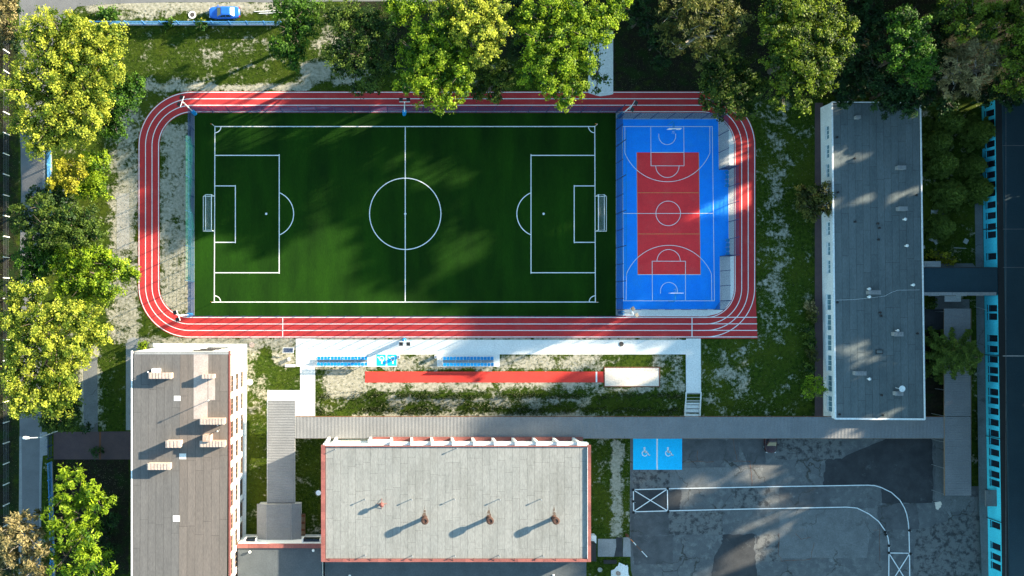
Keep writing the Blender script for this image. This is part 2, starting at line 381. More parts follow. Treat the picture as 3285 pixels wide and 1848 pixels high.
# ------------------------------------------------------------------ football pitch
pitch = sheet('football_pitch', rect(622,361,1976,1015), .022, M['turf'], structure=True); paved(618,355,2360,1020)
for i in range(15):
    a_, b_ = 624+i*(1351/15), 624+(i+1)*(1351/15)
    sheet('turf_roll', rect(a_+.3,363,b_-.3,1013), .0245, M['turf'], pitch)
def line(nm, pts, wd=.12, z=.028, m='line_white', parent=None, closed=False):
    return strip(pts, wd, z, closed).build(nm, M[m], parent)
W = pitch
for nm, pts in (('touch_line', [(689,406),(1909,406)]), ('touch_line', [(687,969),(1910,969)]), ('goal_line', [(689.5,404),(687.5,971)]), ('goal_line', [(1908,404),(1910,971)]),
                ('halfway_line', [(1300,406),(1300,969)])): line(nm, pts, parent=W, z=.028 if nm == 'touch_line' else .031)
line('centre_circle', arc(1300,686,114.5,0,360,72)[:-1], parent=W, closed=True, z=.034)
for x0, xb, xg, xs, ca, sgn in ((688.5,895.7,755,854,869,1),(1909,1703.5,1842,1744,1731,-1)):
    line('penalty_area_line', [(x0,498.5),(xb,498.5),(xb,499),(xb,874.5),(xb,875),(x0,875)][0:2], parent=W, z=.034)
    line('penalty_area_line', [(xb,495),(xb,878)], parent=W, z=.037); line('penalty_area_line', [(xb,875),(x0,875)], parent=W, z=.034)
    line('goal_area_line', [(x0,596.5),(xg,596.5)], parent=W, z=.034); line('goal_area_line', [(xg,594),(xg,780)], parent=W, z=.037); line('goal_area_line', [(xg,777.5),(x0,777.5)], parent=W, z=.034)
    a0 = math.degrees(math.acos(26/73))
    line('penalty_arc', arc(ca,686,73,-a0,a0,24) if sgn > 0 else arc(ca,686,73,180-a0,180+a0,24), parent=W, z=.034)
    sheet('penalty_spot', arc(xs,686,3.6,0,360,14)[:-1], .03, M['line_white'], W)
sheet('centre_spot', arc(1300,686,3.6,0,360,14)[:-1], .04, M['line_white'], W)
for cx, cy, a0 in ((689,406,0),(1908,406,90),(1910,969,180),(688,969,270)): line('corner_arc', arc(cx,cy,20,a0,a0+90,10), parent=W, z=.034)

# ------------------------------------------------------------------ court
def inner_edge(): return [(1976,361)]+[p for p in arc(2249,468,172-65,270,360,20)]+[p for p in arc(2264,924,157-65,0,90,20)]+[(1976,1015)]
apron = sheet('concrete_apron', inner_edge(), .018, M['concrete_pale'], structure=True)
court = sheet('ball_court', [(1976.5,382),(2304,382),(2306,545),(2336,545),(2338,822),(2309,822),(2310,992),(1977,992)], .026, M['court_blue'], structure=True)
sheet('red_field', [(2043,489),(2241.5,489),(2247,881),(2046,881)], .030, M['court_red'], court)
for pts in ([(2043,489),(2046,881)],[(2241.5,489),(2247,881)],[(2045,618.4),(2243.5,618.4)],[(2045.5,750.6),(2245,750.6)]): line('volleyball_line', pts, .07, .034, 'line_orange', court)
Wc = .075
for pts, z in (([(1996.6,406),(2285,406)],.038),([(2000,965),(2292,965)],.038),([(1996.6,405),(2000,966)],.041),([(2285,405),(2292,966)],.041),
    ([(1999,685),(2288.5,684.5)],.038),([(2087.6,406),(2088.5,532)],.045),([(2193.5,406),(2194.5,532)],.045),([(2087.8,532),(2195,532)],.048),
    ([(2092,838),(2093,965)],.045),([(2199,838),(2199,965)],.045),([(2091.5,838),(2199.5,838)],.048),
    ([(2087,489),(2194,489)],.038),([(2092,881),(2247,881)],.038),([(2046,881),(2092,881)],.0385)):
    line('court_line', pts, Wc, z, parent=court)
line('centre_circle', arc(2143.7,684.6,39.5,0,360,40)[:-1], Wc, .045, parent=court, closed=True)
line('free_throw_arc', arc(2141,532,37.5,0,180,20), Wc, .041, parent=court); line('free_throw_arc', arc(2145,838,37.5,180,360,20), Wc, .041, parent=court)
t0 = math.degrees(math.asin(55/148))
line('three_point_line', [(2277,406)]+arc(2141,436,147,t0,180-t0,40)[0:41]+[(2004.5,406)], Wc, .043, parent=court)
line('three_point_line', [(2008.5,965)]+arc(2146,934,147,180+t0,360-t0,40)+[(2283.5,965)], Wc, .043, parent=court)
line('no_charge_arc', [(2167.5,429)]+arc(2140.5,437,27,0,180,20)+[(2113.5,429)], Wc, .041, parent=court)
line('no_charge_arc', [(2119,942)]+arc(2146,933,27,180,360,20)+[(2173,942)], Wc, .041, parent=court)

# ------------------------------------------------------------------ west kerb strip, paths, bank steps
st = sheet('concrete_strip', rect(612,363,624,1012), .024, M['concrete_grey'], structure=True)
def path(name, pts, z=.02, m='concrete_pale'):
    o = sheet(name, pts, z, M[m], structure=True); xs = [p[0] for p in pts]; ys = [p[1] for p in pts]; return o
pm = path('path', [(949,1086),(1011,1086),(1011,1090),(2201,1091),(2201,1086),(2248,1086),(2249,1263),(2201,1263),(2200,1137),(1603,1137),(1603,1176),(1402,1176),(1402,1137),(1274,1137),(1274,1176),(1011,1176),(1011,1336),(858,1336),(858,1252),(963,1252),(963,1176),(949,1176)])
for r_ in ((945,1082,2252,1139),(1008,1130,1276,1178),(1400,1130,1605,1178),(960,1130,1013,1338),(855,1250,1013,1338),(2198,1082,2251,1340)): paved(*r_)
path('path', [(1887,100),(1967,100),(1967,302),(1955,305),(1925,309),(1908,305),(1887,298)], .034); paved(1884,0,1969,305)
path('path', [(404,1105),(412,1088),(430,1081),(446,1090),(450,1110),(450,1380),(404,1380)], .02, 'concrete_grey'); paved(400,1080,452,1382)
path('path', [(268,1150),(312,1150),(314,1385),(268,1385)], .02, 'concrete_dark'); paved(264,1100,318,1390)
path('path', rect(375,620,415,800), .012, 'gravel')
pp = path('paved_yard', [(172,1386),(421,1384),(510,1384),(510,1474),(172,1474)], .022, 'pavers_purple'); paved(168,1380,425,1476)
sheet('drain_channel', rect(318,1385,324,1474), .027, M['rust'], pp)
path('pavement', [(490,1101),(793,1103),(789,1740),(770,1740),(770,1115),(490,1115)], .028); paved(480,1098,794,1848)
path('pavement', rect(2614,330,2640,1345), .020, 'pavers_purple'); paved(2610,320,3020,1345)
run = path('long_jump_runway', rect(1171,1192,1938,1227), .022, 'runway_red'); paved(1168,1190,2120,1243)
sheet('takeoff_board', rect(1911,1192.5,1916,1226.5), .028, M['line_white'], run)
pit = path('sand_pit', rect(1940,1180,2114,1239), .03, 'sand')
mb = MB()
for a_, b_ in (((1937,1177),(2117,1180)),((1937,1238.5),(2117,1241.5)),((1937,1180),(1940,1238.5)),((2114,1180),(2117,1238.5))):
    p0, p1 = P(*a_), P(*b_); mb.box(p0.x, p1.x, p1.y, p0.y, 0, .07)
mb.build('pit_frame', M['rust'], pit)
# steps down the bank
steps = empty('bank_steps', P(2224,1300)); tag(steps, 'concrete steps going down the grass bank at the end of the right-hand path', 'steps')
def part(mb, name, m, parent, **k):
    """mesh given in world coords, stored relative to its (unrotated) parent"""
    l = parent.matrix_basis.translation.copy(); q = parent.parent
    while q: l += q.matrix_basis.translation; q = q.parent
    mb.v = [(v[0]-l.x, v[1]-l.y, v[2]-l.z) for v in mb.v]
    return mb.build(name, M[m], parent, **k)
ys = [1263,1275,1287,1299,1311.5,1324]
for i, y0 in enumerate(ys):
    z1 = -.15*(i+1)+.02; y1 = ys[i+1] if i < 5 else 1340
    p0 = P(2203-i*.9, y0, z1); p1 = P(2246-i*.9, y1, z1); mb = MB().box(p0.x, p1.x, p1.y, p0.y, -1.3, z1); part(mb, 'tread', 'concrete_pale', steps)
    mb = MB().box(p0.x, p1.x, p0.y-.02, p0.y+.10, z1+.002, z1+.15); part(mb, 'nosing', 'concrete_pale', steps)
for sx in (2199, 2246.5):
    a_, b_ = P(sx, 1258), P(sx-4, 1336, LOW); mb = MB()
    mb.add([(a_.x,a_.y,-1.2),(a_.x+.16,a_.y,-1.2),(b_.x+.16,b_.y,-1.2),(b_.x,b_.y,-1.2),(a_.x,a_.y,.12),(a_.x+.16,a_.y,.12),(b_.x+.16,b_.y,LOW+.2),(b_.x,b_.y,LOW+.2)],
        [(0,3,2,1),(4,5,6,7),(0,1,5,4),(1,2,6,5),(2,3,7,6),(3,0,4,7)]); part(mb, 'side_kerb', 'concrete_pale', steps)

# ------------------------------------------------------------------ parking yard
ZP = LOW+.012
lot = sheet('parking_yard', [(2022,1404),(2030,1395),(3030,1395),(3030,1560),(3172,1560),(3178,2000),(2060,2000),(2030,1850),(2024,1830),(2020,1720)], ZP, M['asphalt_old'], structure=True); paved(2018,1395,3200,2000)
z = ZP+.004
def patch(pts, m, w_=2.6):
    global z; z += .0009
    sheet('asphalt_patch', wob(pts+[pts[0]], w_, 9)[:-1], z, M[m], lot)
patch([(2030,1508),(2148,1508),(2148,1566),(2030,1568)], 'asphalt_mottled')
patch([(2148,1500),(2400,1500),(2410,1562),(2150,1566)], 'concrete_dark', .8)
patch([(2030,1574),(2186,1571),(2188,1590),(2184,1612),(2178,1636),(2034,1644)], 'asphalt_new')
patch([(2022,1646),(2142,1642),(2148,1666),(2146,1716),(2022,1718)], 'asphalt_mid')
patch([(2022,1720),(2160,1718),(2160,1810),(2036,1810)], 'asphalt_mid')
patch([(2146,1645),(2320,1636),(2318,1716),(2146,1716)], 'asphalt_mottled')
patch([(2160,1720),(2315,1716),(2310,1740),(2286,1810),(2160,1808)], 'asphalt_old')
patch([(2318,1716),(2422,1713),(2420,1760),(2428,1850),(2280,1860),(2290,1790),(2316,1740)], 'asphalt_new')
patch([(2424,1716),(2500,1716),(2510,1800),(2426,1800)], 'asphalt_mottled')
patch([(2500,1640),(2812,1630),(2814,1700),(2790,1716),(2780,1790),(2500,1790)], 'concrete_dark', .8)
patch([(2650,1475),(2700,1470),(2850,1404),(2992,1404),(2994,1600),(2990,1614),(2830,1616),(2826,1556),(2640,1556)], 'asphalt_new')
patch([(2500,1565),(2662,1562),(2664,1622),(2500,1626)], 'asphalt_mid')
patch([(2815,1618),(2940,1616),(2950,1700),(2820,1700)], 'asphalt_mid')
patch([(2820,1700),(2956,1697),(2948,1740),(2930,1780),(2850,1800),(2822,1796)], 'asphalt_old', .8)
patch([(2480,1405),(2700,1405),(2700,1470),(2480,1474)], 'asphalt_mottled')
patch([(2370,1408),(2455,1408),(2455,1500),(2400,1500)], 'asphalt_mid')
patch([(2190,1408),(2370,1408),(2372,1478),(2190,1478)], 'asphalt_mid')
patch([(2940,1700),(3140,1640),(3150,2000),(2920,2000)], 'asphalt_mottled')
patch([(3000,1406),(3030,1406),(3030,1590),(3140,1592),(3140,1640),(3000,1640)], 'concrete_dark', 2)
patch([(2360,1566),(2470,1564),(2470,1628),(2350,1632)], 'asphalt_mottled')
sheet('spilled_paint', wob([(3000,1614),(3016,1608),(3022,1622),(3012,1636),(3000,1630),(3000,1614)], 2.5, 3), z+.002, M['sand'], lot)
for pts in ([(2190,1481),(2290,1481)],[(2350,1478),(2410,1480)],[(2238,1445),(2236,1478)],[(2350,1405),(2356,1440),(2366,1478)],[(2404,1478),(2412,1520),(2412,1560)],[(2500,1710),(2497,1780),(2510,1800),(2600,1795),(2612,1740)],[(2800,1700),(2820,1700),(2822,1800)],[(2552,1712),(2570,1730),(2600,1724)]):
    strip(wob(pts, 2, 5), .05, z+.003).build('crack', M['rust'], lot)
bay = sheet('accessible_bay', rect(2031,1404,2188,1507), z+.004, M['bay_blue'], lot)
strip([(2108,1404),(2108,1507)], .2, z+.008).build('bay_divider', M['line_white'], lot)
def wheelchair(parent, c, sz, flip, z, name='wheelchair_symbol'):
    """painted wheelchair pictogram; local units 0..1, y up"""
    m = MB(); cx, cy = P(*c, z).x, P(*c, z).y
    def T(pt): x, y = pt; x -= .5; y -= .5; return (cx+(x*sz if flip > 0 else -x*sz), cy+(y*sz if flip > 0 else -y*sz), z)
    def fat(a_, b_, wd):
        d = Vector((b_[0]-a_[0], b_[1]-a_[1])); d.normalize(); nn = Vector((-d.y, d.x))*wd/2; e = d*wd*.3
        q = [(a_[0]-e.x+nn.x, a_[1]-e.y+nn.y), (a_[0]-e.x-nn.x, a_[1]-e.y-nn.y), (b_[0]+e.x-nn.x, b_[1]+e.y-nn.y), (b_[0]+e.x+nn.x, b_[1]+e.y+nn.y)]
        m.poly([T(p) for p in ccw(q)])
    m.poly([T((.38+.105*math.cos(t*math.pi/8), .90+.105*math.sin(t*math.pi/8))) for t in range(16)])
    fat((.38,.74),(.40,.42),.15); fat((.40,.56),(.66,.54),.09); fat((.40,.42),(.70,.40),.12); fat((.70,.40),(.84,.10),.12); fat((.84,.10),(.97,.13),.10)
    ro, ri = .34, .25; A = [R(118+ (322-118)*i/20) for i in range(21)]
    vs = [T((.42+ro*math.cos(t), .32+ro*math.sin(t))) for t in A]+[T((.42+ri*math.cos(t), .32+ri*math.sin(t))) for t in A]
    m.add(vs, [(21+i, 21+i+1, i+1, i)[::-1] for i in range(20)])
    return m.build(name, M['line_white'], parent)
wheelchair(lot, (2071,1449), 1.35, 1, z+.008); wheelchair(lot, (2146,1449), 1.35, 1, z+.008)
for x0 in (1207.5, 1242.5):
    sheet('accessible_square', rect(x0,1137,x0+30,1174), .028, M['bay_blue'], pm); wheelchair(pm, (x0+15,1155), 1.12, -1, .034)
# side yard by the hall
path('side_path', [(1918,1729),(1976,1729),(1978,1786),(1918,1786)], LOW+.02, 'concrete_grey'); path('side_path', [(2000,1724),(2022,1724),(2024,1786),(1998,1786)], LOW+.021, 'concrete_grey')
path('side_path', [(1976,1724),(1997,1724),(1998,1752),(1999,1786),(1970,1786),(1977,1752)], LOW+.024, 'asphalt_new')
path('gravel_heap_ground', wob([(1960,1830),(1990,1808),(2012,1812),(2020,1850),(2040,1900),(1950,1900),(1960,1830)], 4, 4), LOW+.026, 'plaster_white'); paved(1915,1722,2030,1790); paved(1965,1815,2040,1900)

# ------------------------------------------------------------------ building helpers
def wall(parent, a, b, z0, z1, wins, m, depth=.14, frame='metal_white', pane='glass_dark', nmull=1, label=None):
    """wall from world xy a to b (outside on the right hand of a->b); wins = [(s0, s1, zlo, zhi)] metres along it"""
    a = Vector((a[0], a[1], 0)); b = Vector((b[0], b[1], 0)); L = (b-a).length; d = (b-a)/L; nrm = Vector((d.y, -d.x, 0))
    ss = sorted({0, L}|{x for w_ in wins for x in w_[:2]}); zs = sorted({z0, z1}|{x for w_ in wins for x in w_[2:4]})
    mb = MB(); pt = lambda s, z, o=0: a+d*s+nrm*o+Vector((0, 0, z))
    for i in range(len(ss)-1):
        for j in range(len(zs)-1):
            cs, cz = (ss[i]+ss[i+1])/2, (zs[j]+zs[j+1])/2
            if any(w_[0] < cs < w_[1] and w_[2] < cz < w_[3] for w_ in wins): continue
            mb.poly([pt(ss[i], zs[j]), pt(ss[i+1], zs[j]), pt(ss[i+1], zs[j+1]), pt(ss[i], zs[j+1])])
    for s0, s1, l, h in wins:
        c = [(s0, l), (s1, l), (s1, h), (s0, h)]
        for k in range(4):
            p, q = c[k], c[(k+1) % 4]; mb.poly([pt(*p), pt(*p, -depth), pt(*q, -depth), pt(*q)])
    part(mb, 'wall', m, parent)
    for s0, s1, l, h in wins:
        f = MB(); t = .06
        def bar(u0, u1, v0, v1):
            f.add([pt(u0, v0, -depth), pt(u1, v0, -depth), pt(u1, v1, -depth), pt(u0, v1, -depth), pt(u0, v0, -depth+.05), pt(u1, v0, -depth+.05), pt(u1, v1, -depth+.05), pt(u0, v1, -depth+.05)],
                  [(4,5,6,7),(0,1,5,4),(1,2,6,5),(2,3,7,6),(3,0,4,7)])
        bar(s0, s1, l, l+t); bar(s0, s1, h-t, h); bar(s0, s0+t, l+t, h-t); bar(s1-t, s1, l+t, h-t)
        for k in range(1, nmull+1): x = s0+(s1-s0)*k/(nmull+1); bar(x-t/2, x+t/2, l+t, h-t)
        f.add([pt(s0-.06, l-.06, .08), pt(s1+.06, l-.06, .08), pt(s1+.06, l-.001, .08), pt(s0-.06, l-.001, .08), pt(s0-.06, l-.06, .003), pt(s1+.06, l-.06, .003), pt(s1+.06, l-.001, -.02), pt(s0-.06, l-.001, -.02)],
              [(0,1,2,3),(3,2,6,7),(0,4,5,1),(0,3,7,4),(1,5,6,2)])
        wo = part(f, 'window', frame, parent)
        part(MB().poly([pt(s0, l, -depth-.005), pt(s1, l, -depth-.005), pt(s1, h, -depth-.005), pt(s0, h, -depth-.005)]), 'pane', pane, wo)

def bil(q, s, t):
    """bilinear point in quad of world xy (nw, ne, se, sw), s west->east, t north->south"""
    a = q[0]+(q[1]-q[0])*s; b = q[3]+(q[2]-q[3])*s; return a+(b-a)*t

def felt(parent, q, z, width, rowlen, m, s0=0, s1=1, along='t', gap=.03, name='roofing_sheet', pick=None):
    """roofing felt laid in strips, every sheet its own piece"""
    Ls = (q[1]-q[0]).length; Lt = (q[3]-q[0]).length
    n = max(1, round(Ls*(s1-s0)/width))
    for i in range(n):
        a, b = s0+(s1-s0)*i/n, s0+(s1-s0)*(i+1)/n; t = 0; first = random.uniform(.35, 1)*rowlen/Lt
        while t < 1:
            t2 = min(1, t+(first if t == 0 else rowlen/Lt*random.uniform(.9, 1.1)))
            if 1-t2 < .25*rowlen/Lt: t2 = 1
            ga, gt = gap/2/Ls, gap/2/Lt; h = random.uniform(.008, .02)
            c = [bil(q, a+ga, t+gt), bil(q, b-ga, t+gt), bil(q, b-ga, t2-gt), bil(q, a+ga, t2-gt)]
            mm = m if pick is None else pick((a+b)/2, (t+t2)/2, m)
            part(MB().prism([(v.x, v.y) for v in c], z, z+h), name, mm, parent); t = t2

def corrugated(parent, q, z, along, pitch=.2, amp=.035, name='roof_sheet', m='corrugated', z2=None):
    """corrugated sheet over the quad; along='s': ridges follow t (waves counted along s)"""
    z2 = z if z2 is None else z2
    L = (q[1]-q[0]).length if along == 's' else (q[3]-q[0]).length
    n = int(L/pitch)*4; mb = MB(); vs = []; fs = []
    for i in range(n+1):
        f = i/n; dz = amp*math.sin(i*math.pi/2)
        for e in (0, 1):
            v = bil(q, f, e) if along == 's' else bil(q, e, f)
            vs.append((v.x, v.y, (z if e == 0 else z2)+dz))
    for i in range(n): fs.append((2*i, 2*i+1, 2*i+3, 2*i+2) if along == 's' else (2*i, 2*i+2, 2*i+3, 2*i+1))
    mb.add(vs, fs); o = part(mb, name, m, parent)
    if o.data.polygons[0].normal.z < 0: o.data.flip_normals()
    return o

def quad(pts, z): return [P(a, b, z) for a, b in pts]
def shrink(q, d):
    c = sum(q, Vector())/4; return [v+Vector((math.copysign(d, c.x-v.x), math.copysign(d, c.y-v.y), 0)) for v in q]

# ------------------------------------------------------------------ west school wing (three storeys)
ZW = 11.5
qw = quad([(426,1128),(735,1128),(731,1960),(420,1960)], ZW)
bw = empty('school_wing', (qw[0]+qw[1])/2*1); bw.location = ((qw[0].x+qw[1].x)/2, qw[0].y, 0)
tag(bw, 'three-storey white school wing with a brown-grey felt roof and brick chimneys', 'building')
e0, e1 = qw[2], qw[1]   # south -> north along the east face: outside is on the right (east)
wins = []
Lw = (e1-e0).length
s = 1.0
while s+2.3 < Lw-.8:
    for zl, zh in ((1.3,2.9),(5.0,6.6),(8.5,10.0)): wins.append((s, s+2.25, zl, zh))
    s += 3.1
wall(bw, e0, e1, 0, ZW-.25, wins, 'plaster_white', depth=.045, pane='glass_dark', frame='wood', nmull=2)
n0, n1 = qw[1], qw[0]
Ln = (n1-n0).length
wall(bw, n0, n1, 0, ZW-.25, [(2.2,5.0,1.3,2.9),(2.4,5.2,5.0,6.6),(2.6,5.4,8.5,10.0)], 'plaster_white', depth=.04, frame='metal_dark', nmull=2)
wall(bw, qw[0], qw[3], 0, ZW-.25, [(2+3.1*i, 4.2+3.1*i, zl, zl+1.6) for i in range(10) for zl in (1.3,5.0,8.4)], 'plaster_white')
rf = part(MB().prism([(v.x, v.y) for v in shrink(qw, -.12)], ZW-.25, ZW-.01), 'roof', 'bitumen', bw)
cs = (578-428)/(733-428)
def pickw(s_, t_, m_): return m_
qi = shrink(qw, .12)
felt(rf, qi, ZW, 1.02, 9.0, 'felt_west', 0, cs, gap=.025)
felt(rf, qi, ZW, 1.05, 9.0, 'felt_west_b', cs, 1, gap=.025)
def flatpx(mbpts, z, th): return MB().prism([(P(a, b, z).x, P(a, b, z).y) for a, b in mbpts], z, z+th)
for pts in ([(621,1137),(668,1137),(668,1200),(645,1200),(645,1344),(621,1344)],[(668,1216),(690,1216),(690,1284),(668,1284)],[(645,1216),(666,1216),(666,1344),(645,1344)]):
    part(flatpx(pts, ZW+.022, .006), 'repaired_felt', 'felt_pale', rf)
part(flatpx(rect(432,1129,733,1137), ZW+.022, .02), 'edge_strip', 'concrete_grey', rf)
for r_ in (rect(558,1270,579,1286), rect(575,1455,597,1473), rect(555,1654,577,1673)): part(flatpx(r_, ZW+.024, .012), 'felt_patch', 'concrete_pale', rf)
# red edge trim, west gutter
a_, b_ = qw[1], qw[2]; part(MB().box(a_.x-.06, a_.x+.19, b_.y, a_.y+.1, ZW-.30, ZW+.05), 'edge_trim', 'coping_red', bw)
part(MB().box(qw[0].x-.22, qw[0].x-.06, b_.y, a_.y+.1, ZW-.28, ZW+.06), 'gutter', 'metal_white', bw)
def chimney(x0, y0, x1, y1, h=.95, m='brick_pale', fins=0, caps=()):
    zt = ZW+h; a_, b_ = P(x0, y0, zt), P(x1, y1, zt)
    o = part(MB().box(a_.x, b_.x, b_.y, a_.y, ZW, zt), 'chimney', m, rf)
    mb = MB().box(a_.x-.06, b_.x+.06, b_.y-.06, a_.y+.06, zt, zt+.09); n_ = max(3, int((b_.x-a_.x)/.4))
    for i in range(n_):
        x = a_.x+(b_.x-a_.x)*(i+.5)/n_; mb.box(x-.14, x+.14, b_.y-.02, a_.y+.02, zt+.09, zt+.13)
    # caps stay inside the building hierarchy (roof > chimney), joined to one cap piece
    part(mb, 'chimney_cap', 'brick_pale', rf)
chimney(478,1197,550,1214); chimney(647,1201,687,1214, .9); chimney(642,1343,720,1361, 1.1, 'brick'); chimney(642,1415,721,1433, 1.1, 'brick'); chimney(533,1415,579,1435, 1.3); chimney(474,1487,545,1506, 1.0)
for r_, h_ in (((486,1183,511,1195),.8),((650,1396,675,1417),1.5)):
    a_, b_ = P(r_[0], r_[1], ZW+h_), P(r_[2], r_[3], ZW+h_); part(MB().box(a_.x, b_.x, b_.y, a_.y, ZW, ZW+h_), 'vent_box', 'plaster_white' if h_ < 1 else 'brick', rf)
for x, y, h_ in ((668,1285,2.4),(697,1384,1.6),(474,1194,1.0),(698,1364,.9)):
    p = P(x, y, ZW+h_); part(MB().tube([(p.x, p.y, ZW), p], .045, 6).lathe([(.12,0),(.12,.12),(.02,.2)], 8, (p.x, p.y, p.z-.05)), 'antenna_mast', 'metal_grey', rf)
# drainpipe on the north-east corner
p = P(783,1121); part(MB().tube([(p.x+.1, p.y-.2, 0),(p.x+.1, p.y-.2, 10.9),(p.x-.05, p.y-.4, 11.3)], .07, 6), 'drainpipe', 'metal_grey', bw)
p = P(780,1600); part(MB().tube([(p.x+.1, p.y, 0),(p.x+.1, p.y, 10.9)], .07, 6), 'drainpipe', 'metal_grey', bw)

# ------------------------------------------------------------------ gym hall
ZH = 7.5
qh = quad([(1030,1424),(1896,1424),(1896,1803),(1030,1803)], ZH)
hall = empty('gym_hall', ((qh[0].x+qh[1].x)/2, (qh[0].y+qh[3].y)/2, LOW))
tag(hall, 'gym hall with a pale grey felt roof, red coping and three big roof ventilators', 'building')
x0, x1, y1, y0 = qh[0].x, qh[1].x, qh[0].y, qh[3].y
for a_, b_, wn in (((x1-.1,y1-.35),(x0+.1,y1-.35),None),((x0+.1,y1-.35),(x0+.1,y0+.1),[]),((x0+.1,y0+.1),(x1-.1,y0+.1),[]),((x1-.1,y0+.1),(x1-.1,y1-.35),[])):
    if wn is None:
        L_ = x1-x0-.2; wn = []
        for px_ in range(1335, 1850, 67): wx = (x1-.1)-P(px_+55, 1424, ZH).x; wn.append((wx+.15, wx+2.0, 3.2, 6.3))
    wall(hall, a_, b_, LOW-.3, ZH-.3, wn, 'plaster_white', pane='glass_pale', nmull=3)
hr = part(MB().box(x0+.1, x1-.1, y0+.1, y1-.35, ZH-.3, ZH-.2), 'roof', 'bitumen', hall)
qhi = [Vector((x0+.62, y1-.42, 0)), Vector((x1-.52, y1-.42, 0)), Vector((x1-.52, y0+.42, 0)), Vector((x0+.62, y0+.42, 0))]
felt(hr, qhi, ZH-.195, 1.02, 4.0, 'felt_hall', gap=.022)
def coping(px0, py0, px1, py1, n_, along):
    a_, b_ = P(px0, py0, ZH), P(px1, py1, ZH)
    for i in range(n_):
        f0, f1 = i/n_, (i+1)/n_
        if along == 'y': part(MB().box(a_.x, b_.x, b_.y+(a_.y-b_.y)*f0+.008, b_.y+(a_.y-b_.y)*f1-.008, ZH-.35, ZH+random.uniform(-.008,.012)), 'coping_tile', 'coping_red', hr)
        else: part(MB().box(a_.x+(b_.x-a_.x)*f0+.008, a_.x+(b_.x-a_.x)*f1-.008, b_.y, a_.y, ZH-.35, ZH+random.uniform(-.008,.012)), 'coping_tile', 'coping_red', hr)
coping(1030,1428,1043,1803,14,'y'); coping(1885,1428,1896,1803,14,'y'); coping(1043.4,1794,1884.6,1803,30,'x')
part(MB().box(x0+.62, x1-.55, y1-.42, y1-.30, ZH-.4, ZH-.02), 'roof_edge', 'coping_red', hall)
part(MB().box(qh[0].x+.3, P(1178,1,ZH).x, y1-.29, y1+.02, ZH-.5, ZH-.12), 'fascia', 'plaster_white', hall)
part(MB().box(x1-.50, x1-.46, y0+.45, y1-.5, ZH-.3, ZH+.05), 'flashing', 'metal_white', hr)
for px_ in (1042,1066,1180,1250,1317,1383,1451,1519,1586,1653,1721,1788,1854):
    a_ = P(px_, 1424, ZH); part(MB().prism([(a_.x, a_.y-.30), (a_.x+.42, a_.y-.30), (a_.x+.38, a_.y+.22), (a_.x+.04, a_.y+.22)], LOW, ZH-.3), 'pilaster', 'plaster_white', hall)
part(MB().box(x0+7, x1-.2, y1-.30, y1+.30, 2.9, 3.1), 'window_ledge', 'coping_red', hall)
part(MB().box(x0+7, x1-.2, y1-.32, y1+.02, ZH-.9, ZH-.75), 'facade_rail', 'metal_white', hall); part(MB().box(x0+7, x1-.2, y1-.32, y1+.05, ZH-1.7, ZH-1.55), 'facade_rail', 'metal_white', hall)
part(MB().box(P(1180,1,ZH).x, P(1250,1,ZH).x, y1-.30, y1+.45, ZH-1.2, ZH-.6), 'entrance_canopy', 'plaster_white', hall)
def ventilator(x, y, hgt=1.75, r_=.27, R_=.50):
    p = P(x, y, ZH+hgt); z0 = ZH-.19
    o = part(MB().lathe([(r_*1.5,0),(r_*1.4,.10),(r_,.12),(r_,hgt-.55)], 16, (p.x,p.y,z0)), 'ventilator', 'hood', hr, smooth=False)
    part(MB().lathe([(r_,hgt-.62),(R_,hgt-.45),(R_*1.03,hgt-.1),(R_*.92,hgt+.02),(R_*.55,hgt+.06),(R_*.50,hgt-.02),(.05,hgt-.02)], 20, (p.x,p.y,z0)), 'ventilator_hood', 'hood', hr)
    # rust stain washed over the felt
    st_ = [(p.x+random.uniform(-.25,.25)*(1-i/9)+(.28 if i % 2 else -.28)*(1-i/11), p.y+.1+.16*i) for i in range(9)]
    pl = [(p.x-.42,p.y-.2)]+[(p.x-.40*(1-i/8)**1.4+random.uniform(-.05,.05), p.y+.22*i) for i in range(9)]+[(p.x+.40*(1-i/8)**1.4+random.uniform(-.05,.05), p.y+.22*i) for i in range(8,-1,-1)]+[(p.x+.42,p.y-.2)]
    part(MB().prism(pl, ZH-.174, ZH-.172), 'rust_stain', 'stain', hr)
def stainmat():
    m = bpy.data.materials.new('stain'); m.use_nodes = True; t = m.node_tree; b = t.nodes['Principled BSDF']; b.inputs['Base Color'].default_value = (.16,.09,.05,1); b.inputs['Roughness'].default_value = .95
    g = t.nodes.new('ShaderNodeNewGeometry'); n = t.nodes.new('ShaderNodeTexNoise'); n.inputs['Scale'].default_value = 3; n.inputs['Detail'].default_value = 6; t.links.new(g.outputs['Position'], n.inputs['Vector'])
    r_ = t.nodes.new('ShaderNodeMapRange'); r_.inputs[1].default_value = .35; r_.inputs[2].default_value = .7; r_.inputs[4].default_value = .6; t.links.new(n.outputs[0], r_.inputs[0]); t.links.new(r_.outputs[0], b.inputs['Alpha']); M['stain'] = m
stainmat()
for x in (1363,1573,1785): ventilator(x, 1673)
p = P(1224,1622,ZH+1.0); mb = MB().lathe([(.16,0),(.16,.7),(.34,.75),(.30,1.0),(.06,1.15)], 12, (p.x,p.y,ZH-.19))
for a_ in range(4): mb.tube([(p.x,p.y,ZH+.2),(p.x+.7*math.cos(a_*1.57),p.y+.7*math.sin(a_*1.57),ZH-.18)], .035, 5)
part(mb, 'small_ventilator', 'coping_red', hr)
